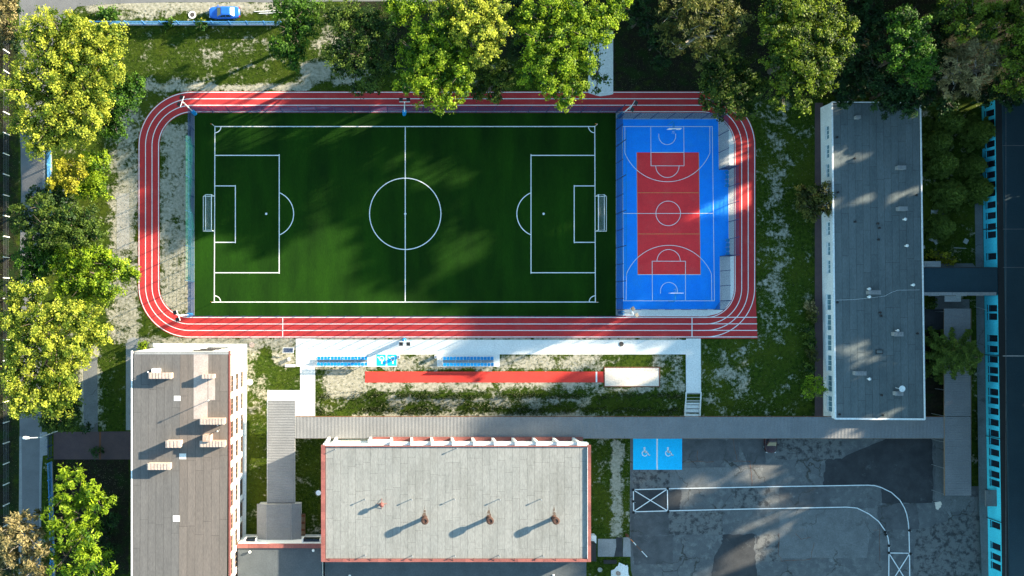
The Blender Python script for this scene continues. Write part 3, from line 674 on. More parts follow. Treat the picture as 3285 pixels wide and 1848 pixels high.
for x, y in ((1171,1604),(1321,1604),(1459,1603),(1604,1604),(1737,1604),(1172,1784),(1323,1786),(1460,1786),(1603,1785),(1744,1786),(1076,1443),(1466,1440)):
    p = P(x, y, ZH+.5); part(MB().lathe([(.05,-.69),(.05,-.1),(.10,-.09),(.09,.02),(.02,.04)], 8, tuple(p)), 'vent_pipe', 'metal_grey', hr)
for i in range(13):
    p = P(1056+i*66, 1798, ZH); part(MB().tube([(p.x,p.y-.3,ZH-.1),(p.x,p.y+.35,ZH+.14)], .03, 5), 'coping_bracket', 'metal_dark', hr)
# satellite dish on the west wall
p = P(1022,1580,6.0); part(MB().tube([(x0+.1,p.y,6.0),(p.x,p.y,6.1)], .03, 6).lathe([(.02,0),(.30,.06),(.36,.14)], 14, (p.x,p.y,6.1)), 'satellite_dish', 'metal_white', hall)
# side porch at the south-east corner
a_, b_ = P(1897,1750,3), P(1917,1806,3); po = part(MB().box(x1-.08, b_.x, b_.y, a_.y, LOW-.2, 2.2), 'porch', 'bitumen', hall)
a_, b_ = P(1898,1723,1.2), P(1916,1747,1.2); part(MB().box(x1-.08, b_.x, b_.y, a_.y, LOW-.2, .6), 'porch_steps', 'plaster_white', hall)

# ------------------------------------------------------------------ low annex south of the hall
ZA = 5.6
an = empty('low_annex', P(900,1800,LOW)); tag(an, 'lower annex with dark flat roof and red parapet below the gym hall', 'building')
a_, b_ = P(761,1747,ZA), P(1034,2000,ZA); ar = part(MB().box(a_.x, b_.x, b_.y, a_.y, LOW-.2, ZA-.3), 'wall', 'plaster_white', an)
rr = part(MB().box(a_.x+.01, b_.x-.01, b_.y, a_.y-.5, ZA-.298, ZA-.25), 'roof', 'felt_annex', an)
for i in range(8):
    f0, f1 = i/8, (i+1)/8; X0, X1 = a_.x, x0-.02
    part(MB().box(X0+(X1-X0)*f0+.008, X0+(X1-X0)*f1-.008, a_.y-.5, a_.y+.06, ZA-.35, ZA+random.uniform(-.01,.01)), 'coping_tile', 'coping_red', an)
for i in range(6):
    X0, X1 = a_.x+.05, x0-.05; part(MB().box(X0+(X1-X0)*i/6+.01, X0+(X1-X0)*(i+1)/6-.01, b_.y, a_.y-.55, ZA-.25, ZA-.24+random.uniform(0,.01)), 'roofing_sheet', 'felt_annex', rr)
for sx0, sx1 in ((784,822),(968,1028)):
    c_, d_ = P(sx0,1738,ZA-1), P(sx1,1738,ZA-1)
    f = MB().box(c_.x, d_.x, a_.y+.002, a_.y+.55, ZA-2.2, ZA-.7); part(f, 'window_bay', 'plaster_white', an)
    part(MB().box(c_.x+.25, d_.x-.1, a_.y+.20, a_.y+.56, ZA-1.9, ZA-.698), 'window', 'glass_dark', an)
for x, y in ((801,1771),(1005,1766)): p = P(x,y,ZA); part(MB().lathe([(.12,-.25),(.12,.0),(.2,.02),(.16,.16),(.03,.22)], 12, tuple(p)), 'roof_vent', 'metal_white', rr)
ZB = 4.6
a_, b_ = P(1034,1800,ZB), P(1879,2000,ZB)
s2 = part(MB().box(x0+.3, P(1879,1,ZB).x, b_.y, y0+.09, LOW-.2, ZB), 'wall', 'plaster_white', an)
part(MB().box(x0+.29, P(1879,1,ZB).x+.06, b_.y, y0+.095, ZB+.001, ZB+.12), 'roof', 'felt_annex', an)
for x, y in ((1122,1847),(1775,1846)): p = P(x,y,ZB+.3); part(MB().lathe([(.1,-.2),(.1,.0),(.18,.02),(.03,.2)], 12, tuple(p)), 'roof_vent', 'metal_white', an)

# ------------------------------------------------------------------ covered walkways
def posts(parent, pts, z0, z1, r_=.05):
    for a_, b_ in pts:
        p = P(a_, b_, z1); part(MB().tube([(p.x,p.y,z0),(p.x,p.y,z1)], r_, 6), 'post', 'metal_grey', parent)
ZC = 2.5
wk = empty('covered_walkway', P(1500,1372,LOW)); tag(wk, 'long corrugated-roofed walkway running from the white wing past the gym hall', 'walkway')
for x0_, x1_, dz in ((947,2003,0),(2004,2546,-.03),(2547,3028,0)):
    corrugated(wk, quad([(x0_,1338),(x1_,1338),(x1_,1406),(x0_,1406)], ZC+dz), ZC+dz-.06, 's', .2, .020, z2=ZC+dz+.04)
a_, b_ = P(947,1337,ZC), P(3028,1337,ZC); part(MB().box(a_.x, b_.x, a_.y-.02, a_.y+.06, ZC-.28, ZC-.11), 'fascia', 'rust', wk)
a_, b_ = P(947,1406,ZC), P(3028,1406,ZC); part(MB().box(a_.x, b_.x, a_.y-.06, a_.y+.02, ZC-.20, ZC-.01), 'fascia', 'wood', wk)
posts(wk, [(x, y) for x in range(960, 3020, 110) for y in (1343,1400)], LOW-.2, ZC-.12)
sheet('walkway_floor', rect(947,1342,3028,1400), LOW+.03, M['concrete_grey'], structure=True); paved(940,1334,3040,1412)
wl = empty('covered_walkway', P(902,1450,0)); tag(wl, 'short corrugated-roofed walkway beside the white wing leading to a wider porch roof', 'walkway')
corrugated(wl, quad([(859,1285),(947,1285),(946,1616),(857,1616)], ZC+.15), ZC+.15, 't', .36, .018)
for e_ in ((857.5,859),(946,947.5)):
    a_, b_ = P(e_[0],1285,ZC), P(e_[1],1616,ZC); part(MB().box(a_.x-.03, a_.x+.03, b_.y, a_.y, ZC-.12, ZC+.08), 'edge_beam', 'metal_white', wl)
posts(wl, [(x, y) for x in (866,940) for y in range(1295,1610,70)], 0, ZC+.1)
ZD = 3.1
for pa, za, zb in (([(823,1618),(854,1618),(854,1740),(823,1740)],ZD-.35,ZD),([(854.5,1618),(935,1617),(935,1738),(854.5,1740)],ZD,ZD+.02),([(935.5,1617),(966,1618),(965,1737),(935.5,1739)],ZD+.02,ZD-.5)):
    q_ = quad(pa, ZD); n_ = int((q_[0]-q_[3]).length/.2)*4; vs = []
    for i in range(n_+1):
        f = i/n_; l_, r_ = bil(q_, 0, f), bil(q_, 1, f); dz = .02*math.sin(i*math.pi/2); vs += [(l_.x,l_.y,za+dz),(r_.x,r_.y,zb+dz)]
    part(MB().add(vs, [(2*i+2, 2*i+3, 2*i+1, 2*i) for i in range(n_)]), 'porch_roof', 'corrugated', wl)
a_, b_ = P(828,1622,2.4), P(962,1736,2.4); part(MB().box(a_.x, b_.x, b_.y, a_.y, 0, 2.3), 'porch_wall', 'plaster_white', wl)
sheet('walkway_floor', rect(862,1288,944,1640), .03, M['concrete_grey'], structure=True); paved(855,1284,950,1745); paved(822,1616,968,1745)
bs = empty('firewood_stack', P(974,1680)); tag(bs, 'low stack of brown firewood standing against the porch roof', 'firewood')
for i in range(9):
    for j in range(4):
        y = P(974,1650+7.5*i).y; x = P(972,1650).x; part(MB().box(x-.36, x+.36, y-.155+random.uniform(-.01,.01), y+.155, .05+.24*j, .05+.24*j+.225), 'log', 'wood' if (i+j) % 3 else 'rust', bs)
wr = empty('covered_walkway', P(3074,1300,LOW)); tag(wr, 'straight grey corrugated walkway roof running beside the long blue-walled building', 'walkway')
corrugated(wr, quad([(3029,990),(3113,990),(3114,1335),(3030,1335)], ZC+.2), ZC+.2, 't', .25, .014); corrugated(wr, quad([(3030,1337),(3114,1337),(3116,1590),(3032,1590)], ZC+.2), ZC+.2, 't', .25, .014)
for e_ in ((3029,3032),(3113,3116)):
    a_, b_ = P(e_[0],990,ZC), P(e_[1],1590,ZC); part(MB().box(a_.x-.04, a_.x+.04, b_.y, a_.y, ZC-.05, ZC+.14), 'edge_beam', 'wood', wr)
posts(wr, [(x, y) for x in (3036,3108) for y in range(1000,1590,84)], LOW-.2, ZC+.16)
sheet('walkway_floor', rect(3034,960,3110,1600), .035, M['concrete_dark'], structure=True); paved(3025,940,3140,1600)

# ------------------------------------------------------------------ east school wing (single storey)
ZE = 3.5
qe = quad([(2669,328),(2953,329),(2967,1346),(2680,1344)], ZE)
be = empty('school_wing', (qe[3].x, qe[3].y, 0)); tag(be, 'long single-storey white building with a blue-grey felt roof and small roof vents', 'building')
w0, w1 = qe[0], qe[3]; Le = (w1-w0).length; wins = []
for yc in (425,486,548,610,672,735,800,858): s_ = (yc-336)/1010*Le; wins.append((s_-.9, s_+1.0, 1.6, 2.5))
for yc in (968.5,1034,1099.5,1165,1231,1297): s_ = (yc-331)/1010*Le; wins.append((s_-1.15, s_+1.15, 1.2, 2.55))
wall(be, w0, w1, -1.0, ZE-.2, wins, 'plaster_white', pane='glass_pale', nmull=2)
wall(be, qe[3], qe[2], -1.0, ZE-.2, [], 'plaster_white'); wall(be, qe[2], qe[1], -1.0, ZE-.2, [(3+4*i, 4.6+4*i, 1.1, 2.5) for i in range(10)], 'plaster_white'); wall(be, qe[1], qe[0], -1.0, ZE-.2, [], 'plaster_white')
er = part(MB().prism([(v.x, v.y) for v in shrink(qe, -.08)], ZE-.2, ZE-.06), 'roof', 'bitumen', be)
felt(er, shrink(qe, .18), ZE-.055, 1.0, 6.2, 'felt_east', gap=.03)
for i in range(4):
    a_, b_ = qe[i], qe[(i+1) % 4]; d_ = (b_-a_).normalized(); nn = Vector((d_.y, -d_.x, 0))
    if i == 0: nn = nn
    wd = (.10,.14,.20,.16)[i]; o_ = .09
    c_ = [a_-nn*0-d_*.08, b_+d_*.08]; sgn = 1
    ctr = (qe[0]+qe[2])/2
    if (ctr-a_).dot(nn) > 0: nn = -nn
    part(MB().prism([(a_.x+nn.x*o_, a_.y+nn.y*o_), (b_.x+nn.x*o_, b_.y+nn.y*o_), (b_.x-nn.x*(wd-.03), b_.y-nn.y*(wd-.03)), (a_.x-nn.x*(wd-.03), a_.y-nn.y*(wd-.03))], ZE-.3+.002*i, ZE+.03+.002*i), 'roof_edging', 'metal_white', be)
def rbox(x, y, wx, wy, h, m='metal_white', name='roof_vent'):
    p = P(x, y, ZE+h); a_, b_ = wx/S/2, wy/S/2; mb = MB().box(p.x-a_, p.x+a_, p.y-b_, p.y+b_, ZE-.03, ZE+h-.1)
    n_ = max(2, int(wx/7))
    mb.box(p.x-a_*1.08, p.x+a_*1.08, p.y-b_*1.1, p.y+b_*1.1, ZE+h-.098, ZE+h-.03)
    for i in range(n_):
        xx = p.x-a_+2*a_*(i+.5)/n_; mb.box(xx-.08, xx+.08, p.y-b_*.7, p.y+b_*.7, ZE+h-.028, ZE+h+.05)
    return part(mb, name, m, er)
rbox(2894,537,24.1,11.2,.8,'concrete_grey','chimney'); rbox(2898,669,25.8,12.0,.85,'concrete_grey','chimney'); rbox(2807,938,34.4,12.0,.9,'concrete_grey','chimney'); rbox(2885,1072,25.8,12.9,.95,'concrete_grey','chimney'); rbox(2762,1198,32.7,12.0,.85,'concrete_grey','chimney'); rbox(2886,1263,23.2,12.0,.8,'concrete_grey','chimney'); rbox(2755,375,13.8,9.5,.7,'concrete_grey','chimney')
for x, y in ((2790,927),(2790,952),(2881,1061),(2905,703),(2911,788),(2931,914),(2790,1216)):
    p = P(x,y,ZE+.6); part(MB().lathe([(.10,-.6),(.10,-.1),(.22,-.06),(.20,.04),(.10,.12),(.02,.14)], 12, tuple(p)), 'vent_cowl', 'metal_white', er)
for x, y in ((2743,508),(2745,711),(2818,717),(2823,731),(2825,1003),(2828,1013),(2820,768),(2830,1268),(2834,1333),(2791,1217),(2690,617),(2942,626),(2688,970),(2945,1070),(2695,1330),(2687,440)):
    p = P(x,y,ZE+.3); part(MB().lathe([(.12,-.33),(.12,-.05),(.17,-.03),(.10,.05)], 10, tuple(p)), 'vent_pipe', 'metal_dark', er)
p = P(2893,1247,ZE+1.2); part(MB().tube([(p.x-.2,p.y,ZE-.03),(p.x-.2,p.y,ZE+1.1),(p.x,p.y,ZE+1.2)], .04, 6).lathe([(.02,0),(.35,.07),(.45,.16)], 16, (p.x,p.y,ZE+1.15)), 'satellite_dish', 'metal_white', er)
a_, b_ = P(2809,1122,ZE), P(2832,1135,ZE); part(MB().box(a_.x,b_.x,b_.y,a_.y,ZE-.03,ZE+.08), 'roof_hatch', 'metal_dark', er)
part(MB().box(a_.x+.1,b_.x-.1,b_.y+.08,a_.y-.08,ZE+.081,ZE+.11), 'hatch_lid', 'felt_east', er)
cb = strip([(2682,963),(2740,961),(2800,955),(2838,950),(2860,938),(2880,931),(2950,930)], .03, ZE+.02); part(cb, 'roof_cable', 'metal_white', er)

# ------------------------------------------------------------------ long building on the right edge
ZL = 3.0
la, lb = P(3149,336), P(3173,1990)
bl = empty('long_building', (lb.x, lb.y, LOW)); tag(bl, 'long dark-roofed building with a row of dark windows on the right edge', 'building')
yw = [363,394.5,425,462,491.5,526,560.7,593,619.6,657,691.5,727,753,822.5,989,1016,1085.6,1120,1153,1188,1216,1258,1286,1320,1356,1390.6,1418,1452.6,1488,1523,1551,1686,1754,1788.5,1818.5]
Ll = (lb-la).length; wins = []
for yc in yw:
    k_ = 1.0145; yg = NY+(yc-NY)/k_; s_ = (yg-336)/(1990-336)*Ll; wins.append((s_-.47, s_+.47, .75, 2.72))
wall(bl, la, lb, -1.2, ZL, wins, 'plaster_blue', pane='glass_dark', frame='metal_dark', depth=.2, nmull=0)
lx1 = la.x+13
wall(bl, (lx1, la.y), (la.x, la.y), -1.2, ZL, [], 'plaster_blue')
part(MB().prism([(la.x-.05,la.y+.05),(lx1,la.y+.05),(lx1,lb.y),(lb.x-.05,lb.y)], ZL+.001, ZL+.08), 'gutter', 'bitumen', bl)
lr = part(MB().prism([(la.x+.85,la.y-.45),(lx1,la.y-.45),(lx1,lb.y),(lb.x+.85,lb.y)], ZL+.081, ZL+.32), 'roof', 'felt_dark', bl)
part(MB().prism([(la.x+.85,la.y+.06),(lx1,la.y+.06),(lx1,la.y-.42),(la.x+.85,la.y-.42)], ZL+.081, ZL+.36), 'coping', 'concrete_grey', bl)
for yy, mm in ((467,'concrete_dark'),(735,'concrete_dark'),(858,'concrete_dark'),(1142,'concrete_pale')):
    p = P(3215,yy,ZL+.33); part(MB().box(p.x+.1, p.x+9, p.y-.04, p.y+.04, ZL+.321, ZL+.335), 'roof_seam', mm, lr)
part(MB().box(P(3222,1,ZL).x-.03, P(3222,1,ZL).x+.03, lb.y, la.y-.5, ZL+.321, ZL+.336), 'roof_seam', 'concrete_dark', lr)
def lwall_x(y): return la.x+(la.y-P(0,y).y)/(la.y-lb.y)*(lb.x-la.x)
for yy in (737,1138,1398,1660):
    X_ = lwall_x(yy); Y_ = P(0,yy).y; part(MB().tube([(X_-.12,Y_,LOW),(X_-.12,Y_,ZL+.05),(X_+.7,Y_,ZL+.2)], .06, 6), 'drainpipe', 'metal_dark', bl)
a_, b_ = P(3127,1574,2.4), P(3196,1626,2.4); X_ = lwall_x(1600)
part(MB().box(X_-1.6, X_-.002, b_.y, a_.y, 1.9, 2.1), 'door_canopy', 'concrete_dark', bl); part(MB().box(X_-.3, X_-.002, b_.y+.3, a_.y-.3, LOW, 1.85), 'door', 'metal_dark', bl)
sheet('pavement', [(3126,560),(3150,560),(3172,1850),(3150,1850),(3140,1600)], .026, M['concrete_dark'], structure=True); paved(3120,320,3700,2000)
# connecting corridor
ZK = 3.2
ck = empty('link_corridor', P(3078,902)); tag(ck, 'flat-roofed corridor linking the single-storey wing with the long building', 'building')
a_, b_ = P(2966,859,ZK), P(3198,947,ZK)
wall(ck, (b_.x,a_.y), (a_.x,a_.y), 0, ZK-.1, [(2,3.4,.9,2.2),(6,7.4,.9,2.2)], 'plaster_white'); wall(ck, (a_.x,b_.y), (b_.x,b_.y), 0, ZK-.1, [(2,3.4,.9,2.2),(6,7.4,.9,2.2)], 'plaster_white')
kr = part(MB().box(a_.x-.3, b_.x+.1, b_.y-.02, a_.y+.02, ZK-.1, ZK), 'roof', 'felt_dark', ck)
part(MB().box(a_.x-.2, b_.x, a_.y-.03, a_.y+.08, ZK-.12, ZK+.05), 'roof_edge', 'bitumen', ck)
for i in range(5):
    X0, X1 = a_.x-.2, b_.x-.1; part(MB().box(X0+(X1-X0)*i/5+.02, X0+(X1-X0)*(i+1)/5-.02, b_.y-.05, b_.y+.42, ZK+.002, ZK+.10), 'coping_slab', 'concrete_grey', ck)
for (u0, v0, u1, v1) in ((2964,838,3018,857),(3030,949,3083,968)):
    corrugated(ck, quad([(u0,v0),(u1,v0),(u1,v1),(u0,v1)], 2.4), 2.4, 't', .19, .05, name='entrance_canopy', m='corrugated_bright')
sheet('courtyard_paving', [(2960,845),(3120,845),(3130,856),(3130,860),(2960,860)], .02, M['concrete_dark'], structure=True); sheet('courtyard_paving', rect(3000,950,3060,992), .022, M['concrete_dark'], structure=True); sheet('courtyard_paving', rect(2966,992,3028,1058), .016, M['asphalt_new'], structure=True)
paved(2955,845,3140,1000)

# ------------------------------------------------------------------ mesh fences round pitch and court
FH = 3.9
mb = MB()
for i in range(26): x = -.5+i/25; mb.box(x-.0024, x+.0024, -.006, .006, .05, FH)
for i in range(20): zz = .08+i*(FH-.1)/19; mb.box(-.5, .5, -.012, .012, zz-.006, zz+.006)
PANEL = mb.mesh('fence_panel', M['fence_navy'])
POST = MB().box(-.04,.04,-.04,.04,0,FH+.05).box(-.055,.055,-.055,.055,FH+.05,FH+.08).mesh('post', M['fence_navy'])
POST_T = MB().box(-.045,.045,-.045,.045,0,FH+1.5).box(-.06,.06,-.06,.06,FH+1.5,FH+1.53).mesh('post', M['fence_navy'])
def mesh_fence(label, pts, tall=False, step=2.5):
    w_ = [P(*p) for p in pts]; root = empty('mesh_fence', w_[0]); tag(root, label, 'fence', 'mesh fences round the sports ground')
    k = 0
    for i in range(len(w_)-1):
        a_, b_ = w_[i], w_[i+1]; L_ = (b_-a_).length; n_ = max(1, round(L_/step)); d_ = (b_-a_)/n_; rz = math.atan2(d_.y, d_.x)
        for j in range(n_+(1 if i == len(w_)-2 else 0)):
            p = a_+d_*j; inst(POST_T if (tall and k % 2 == 0) else POST, 'post', root, p-w_[0], rz); k += 1
        for j in range(n_):
            inst(PANEL, 'fence_panel', root, a_+d_*(j+.5)-w_[0], rz, ((L_/n_-.08), 1, 1))
    return root
mesh_fence('mesh fence on the concrete strip behind the left goal', [(623,364),(623,1011)], True)
mesh_fence('mesh fence along the far long side of the football pitch', [(628,361.5),(1974,361.5)])
mesh_fence('mesh fence along the near long side of the football pitch', [(626,1014.5),(1974,1014.5)])
mesh_fence('mesh fence between the football pitch and the blue court', [(1976.5,362),(1977,1013)], True)
mesh_fence('mesh fence behind the upper basketball hoop', [(1979,381),(2303,381)])
mesh_fence('mesh fence with a bench recess on the outer side of the blue court', [(2305,381),(2306.5,544.5),(2337,544.5),(2339,822.5),(2310,822.5),(2311,965),(2292,993)])
mesh_fence('mesh fence behind the lower basketball hoop', [(1980,993),(2289,993)])

def ball_net(label, x, y0, y1, hgt, bulge):
    root = empty('ball_net', P(x, y0)); tag(root, label, 'net', 'green ball nets')
    a_, b_ = P(x, y0), P(x, y1); n_, k_ = 40, 10; vs = []; fs = []
    for i in range(n_+1):
        for j in range(k_+1):
            f, g = i/n_, j/k_; sag = abs(math.sin(f*math.pi*n_/5.0))
            off = bulge*math.sin(g*math.pi)*(.5+.5*math.sin(f*17)*math.cos(f*7))
            vs.append((a_.x+off+.03, a_.y+(b_.y-a_.y)*f, .05+(hgt-.25*(1-sag)*.8)*g))
    for i in range(n_):
        for j in range(k_): q = i*(k_+1)+j; fs.append((q, q+1, q+k_+2, q+k_+1))
    part(MB().add(vs, fs), 'netting', 'net_green', root)
    part(MB().tube([(a_.x+.03,a_.y,hgt),(a_.x+.03,b_.y,hgt)], .02, 5), 'top_rope', 'net_rope', root)
mat('net_rope', (.02,.16,.13), .8)
ball_net('green ball net hung on the fence behind the left goal', 624, 455, 905, 5.3, .55)
ball_net('green ball net hung on the fence between pitch and blue court', 1978.5, 440, 890, 5.3, -.2)

# ------------------------------------------------------------------ goals and corner flags
def goal(label, x, side):
    p = P(x, 686); root = empty('football_goal', p); tag(root, label, 'goal', 'football goals'); hw = 2.55; d = -side  # depth direction away from pitch
    r_ = .06
    for s_ in (-1, 1):
        MB().tube([(0,s_*hw,0),(0,s_*hw,2.0)], r_, 8).build('goal_post', M['metal_white'], root)
        MB().tube([(0,s_*hw,1.97),(d*.85,s_*hw,1.97),(d*1.6,s_*hw,.05)], .04, 6).build('side_frame', M['metal_white'], root)
        MB().tube([(0,s_*hw,.05),(d*1.6,s_*hw,.05)], .045, 6).build('base_bar', M['metal_white'], root)
    MB().tube([(0,-hw,2.0),(0,hw,2.0)], r_, 8).build('crossbar', M['metal_white'], root)
    MB().tube([(d*.85,-hw,1.97),(d*.85,hw,1.97)], .04, 6).build('top_back_bar', M['metal_white'], root)
    MB().tube([(d*1.6,-hw,.05),(d*1.6,hw,.05)], .045, 6).build('back_bar', M['metal_white'], root)
    m = MB(); n_ = 14; pr = [(0,1.98),(d*.4,1.86),(d*.85,1.95),(d*1.1,1.2),(d*1.45,.5),(d*1.55,.06)]
    vs = [(x_, -hw+2*hw*i/n_, z_-(.10*math.sin(i*1.9) if 0 < j < 5 else 0)) for i in range(n_+1) for j, (x_, z_) in enumerate(pr)]
    m.add(vs, [(i*6+j, i*6+j+1, (i+1)*6+j+1, (i+1)*6+j) for i in range(n_) for j in range(5)]); m.build('goal_net', M['net_white'], root)
goal('white football goal at the left end of the pitch', 687.5, 1); goal('white football goal at the right end by the blue court', 1910, -1)
for x, y, t_ in ((687.5,405,'upper left'),(1909.5,405,'upper right'),(686.5,970,'lower left'),(1911.5,970,'lower right')):
    root = empty('corner_flag', P(x,y)); tag(root, 'small corner flag at the '+t_+' corner of the pitch', 'corner flag', 'corner flags of the pitch')
    MB().tube([(0,0,0),(0,0,1.6)], .03, 6).build('pole', M['line_white'], root)
    MB().add([(0,0,1.15),(0,0,1.6),(-.28,.12,1.42),(-.32,.10,1.2)], [(0,1,2,3)]).build('flag', M['orange'], root)

# ------------------------------------------------------------------ floodlights
def floodlight(label, x, y, h, rz):
    root = empty('floodlight_mast', P(x,y), rz); tag(root, label, 'floodlight', 'floodlight masts of the sports ground')
    MB().lathe([(.30,0),(.30,1.85),(.26,1.9),(.06,1.9)], 12).build('padding', M['pad_blue'], root)
    MB().tube([(0,0,0),(0,0,h)], .10, 8, .06).build('mast', M['metal_white'], root)
    MB().tube([(0,-.75,h-.05),(0,.75,h-.05)], .045, 6).build('cross_arm', M['metal_white'], root)
    for s_ in (-.5, .5):
        m = MB().add([(.05,s_-.26,h-.02),(.55,s_-.26,h-.22),(.55,s_+.26,h-.22),(.05,s_+.26,h-.02),(.05,s_-.26,h+.16),(.55,s_-.26,h-.04),(.55,s_+.26,h-.04),(.05,s_+.26,h+.16)],
            [(0,3,2,1),(4,5,6,7),(0,1,5,4),(1,2,6,5),(2,3,7,6),(3,0,4,7)]); l_ = m.build('lamp_head', M['metal_dark'], root)
        MB().add([(.09,s_-.22,h-.045),(.51,s_-.22,h-.215),(.51,s_+.22,h-.215),(.09,s_+.22,h-.045)], [(0,3,2,1)]).build('lamp_lens', M['lamp_glass'], l_)
    MB().box(-.13,-.04,-.1,.1,h-1.2,h-.8).build('control_box', M['metal_grey'], root)
floodlight('floodlight mast with blue padding at the upper left corner of the pitch', 626, 365, 7.8, R(160))
floodlight('floodlight mast with blue padding at the middle of the far touchline', 1297, 366, 7.8, R(90))
floodlight('floodlight mast at the upper corner between pitch and blue court', 1986, 374, 7.4, R(-30))
floodlight('floodlight mast with blue padding at the lower left corner of the pitch', 614, 1010, 7.8, R(200))
floodlight('floodlight mast standing at the edge of the white path below the pitch', 1297, 1090, 7.8, R(-90))
floodlight('floodlight mast at the lower corner between pitch and blue court', 1988, 1003, 7.4, R(30))

# ------------------------------------------------------------------ basketball hoops
def hoop(label, x, y, s):
    root = empty('basketball_hoop', P(x,y)); tag(root, label, 'hoop', 'basketball hoops of the blue court')
    MB().tube([(0,0,0),(0,0,2.7),(0,-s*.35,3.1),(0,-s*1.15,3.25)], .07, 8).build('pole', M['pad_blue'], root)
    MB().tube([(0,0,2.0),(0,-s*1.1,2.95)], .035, 6).build('brace', M['pad_blue'], root)
    b = MB().box(-.92,.92,-.03-s*1.2,.03-s*1.2,2.85,3.9).build('backboard', M['line_white'], root)
    MB().box(-.3,.3,-s*1.2-.045,-s*1.2+.045,3.0,3.45).build('target_square', M['pad_blue'], b)
    n_ = 18; cy = -s*1.62
    MB().tube([(.23*math.cos(2*math.pi*i/n_), cy+.23*math.sin(2*math.pi*i/n_), 3.05) for i in range(n_+1)], .022, 5).build('ring', M['seat_blue'], root)
    m = MB()
    for i in range(12):
        a_ = 2*math.pi*i/12; c_, s2 = math.cos(a_), math.sin(a_); a2 = a_+.5
        m.tube([(.22*c_,cy+.22*s2,3.04),(.13*math.cos(a2),cy+.13*math.sin(a2),2.62)], .008, 4)
    m.build('hoop_net', M['line_white'], root)
hoop('basketball hoop at the upper end of the blue court', 2140.5, 402, 1); hoop('basketball hoop at the lower end of the blue court', 2145.5, 968, -1)

# ------------------------------------------------------------------ benches in the fence recess
def bench(label, x, y0, y1):
    a_, b_ = P(x,y0), P(x,y1); root = empty('players_bench', (a_+b_)/2); tag(root, label, 'bench', 'blue benches beside the court'); hl = (a_.y-b_.y)/2
    MB().box(-.02,.03,-hl,hl,.30,.36).build('rail', M['metal_grey'], root)
    n_ = int(2*hl/.5)
    for i in range(n_):
        y = -hl+.25+i*(2*hl-.5)/max(1,n_-1)
        MB().box(-.22,.20,y-.21,y+.21,.40,.45).box(.16,.21,y-.21,y+.21,.45,.75).build('seat', M['seat_blue'], root)
    for y in (-hl+.2, 0, hl-.2): MB().box(-.2,.2,y-.03,y+.03,0,.06).box(-.02,.02,y-.03,y+.03,.06,.31).build('leg', M['metal_grey'], root)
bench('blue bench in the upper part of the court fence recess', 2328, 550, 602); bench('blue bench in the lower part of the court fence recess', 2330, 766, 820)

# ------------------------------------------------------------------ bleachers
m = MB(); m.add([(-.21,-.20,0),(.21,-.20,0),(.21,.14,.03),(-.21,.14,.03),(-.19,.20,.30),(.19,.20,.30),(-.17,-.23,.02),(.17,-.23,.02),(-.21,-.20,.06),(.21,-.20,.06)],
    [(0,3,2,1),(3,4,5,2),(0,1,7,6),(8,9,2,3),(6,7,9,8),(0,6,8),(1,9,7),(0,8,3),(1,2,9)])
m.box(-.20,.20,.16,.22,.10,.36); SEAT = m.mesh('seat', M['seat_blue'])
def bleacher(label, x0, x1, y):
    a_, b_ = P(x0,y), P(x1,y); root = empty('bleacher', (a_+b_)/2); tag(root, label, 'bleacher', 'bleachers on the white platforms'); hl = (b_.x-a_.x)/2
    for row, (yy, zz) in enumerate(((.45,.42),(-.42,.80))):
        MB().box(-hl,hl,yy-.04,yy+.04,zz-.10,zz-.03).build('seat_rail', M['metal_white'], root)
        for i in range(15): inst(SEAT, 'seat', root, (-hl+.25+i*(2*hl-.5)/14, yy, zz-.03), math.pi)
    MB().box(-hl,hl,-.18,.22,.36,.40).build('foot_board', M['metal_grey'], root)
    for i in range(5):
        x = -hl+2*hl*i/4+(0.02 if i == 0 else -.02 if i == 4 else 0); MB().box(x-.03,x+.03,-.62,.60,.02,.08).box(x-.03,x+.03,-.45,-.39,.08,.7).box(x-.03,x+.03,.42,.48,.08,.32).box(x-.025,x+.025,-.40,.45,.40,.43).build('frame', M['metal_white'], root)
bleacher('two-row blue seat bleacher next to the left end of the white path', 1018, 1180, 1158); bleacher('two-row blue seat bleacher on the separate white platform right of centre', 1420, 1583, 1159)

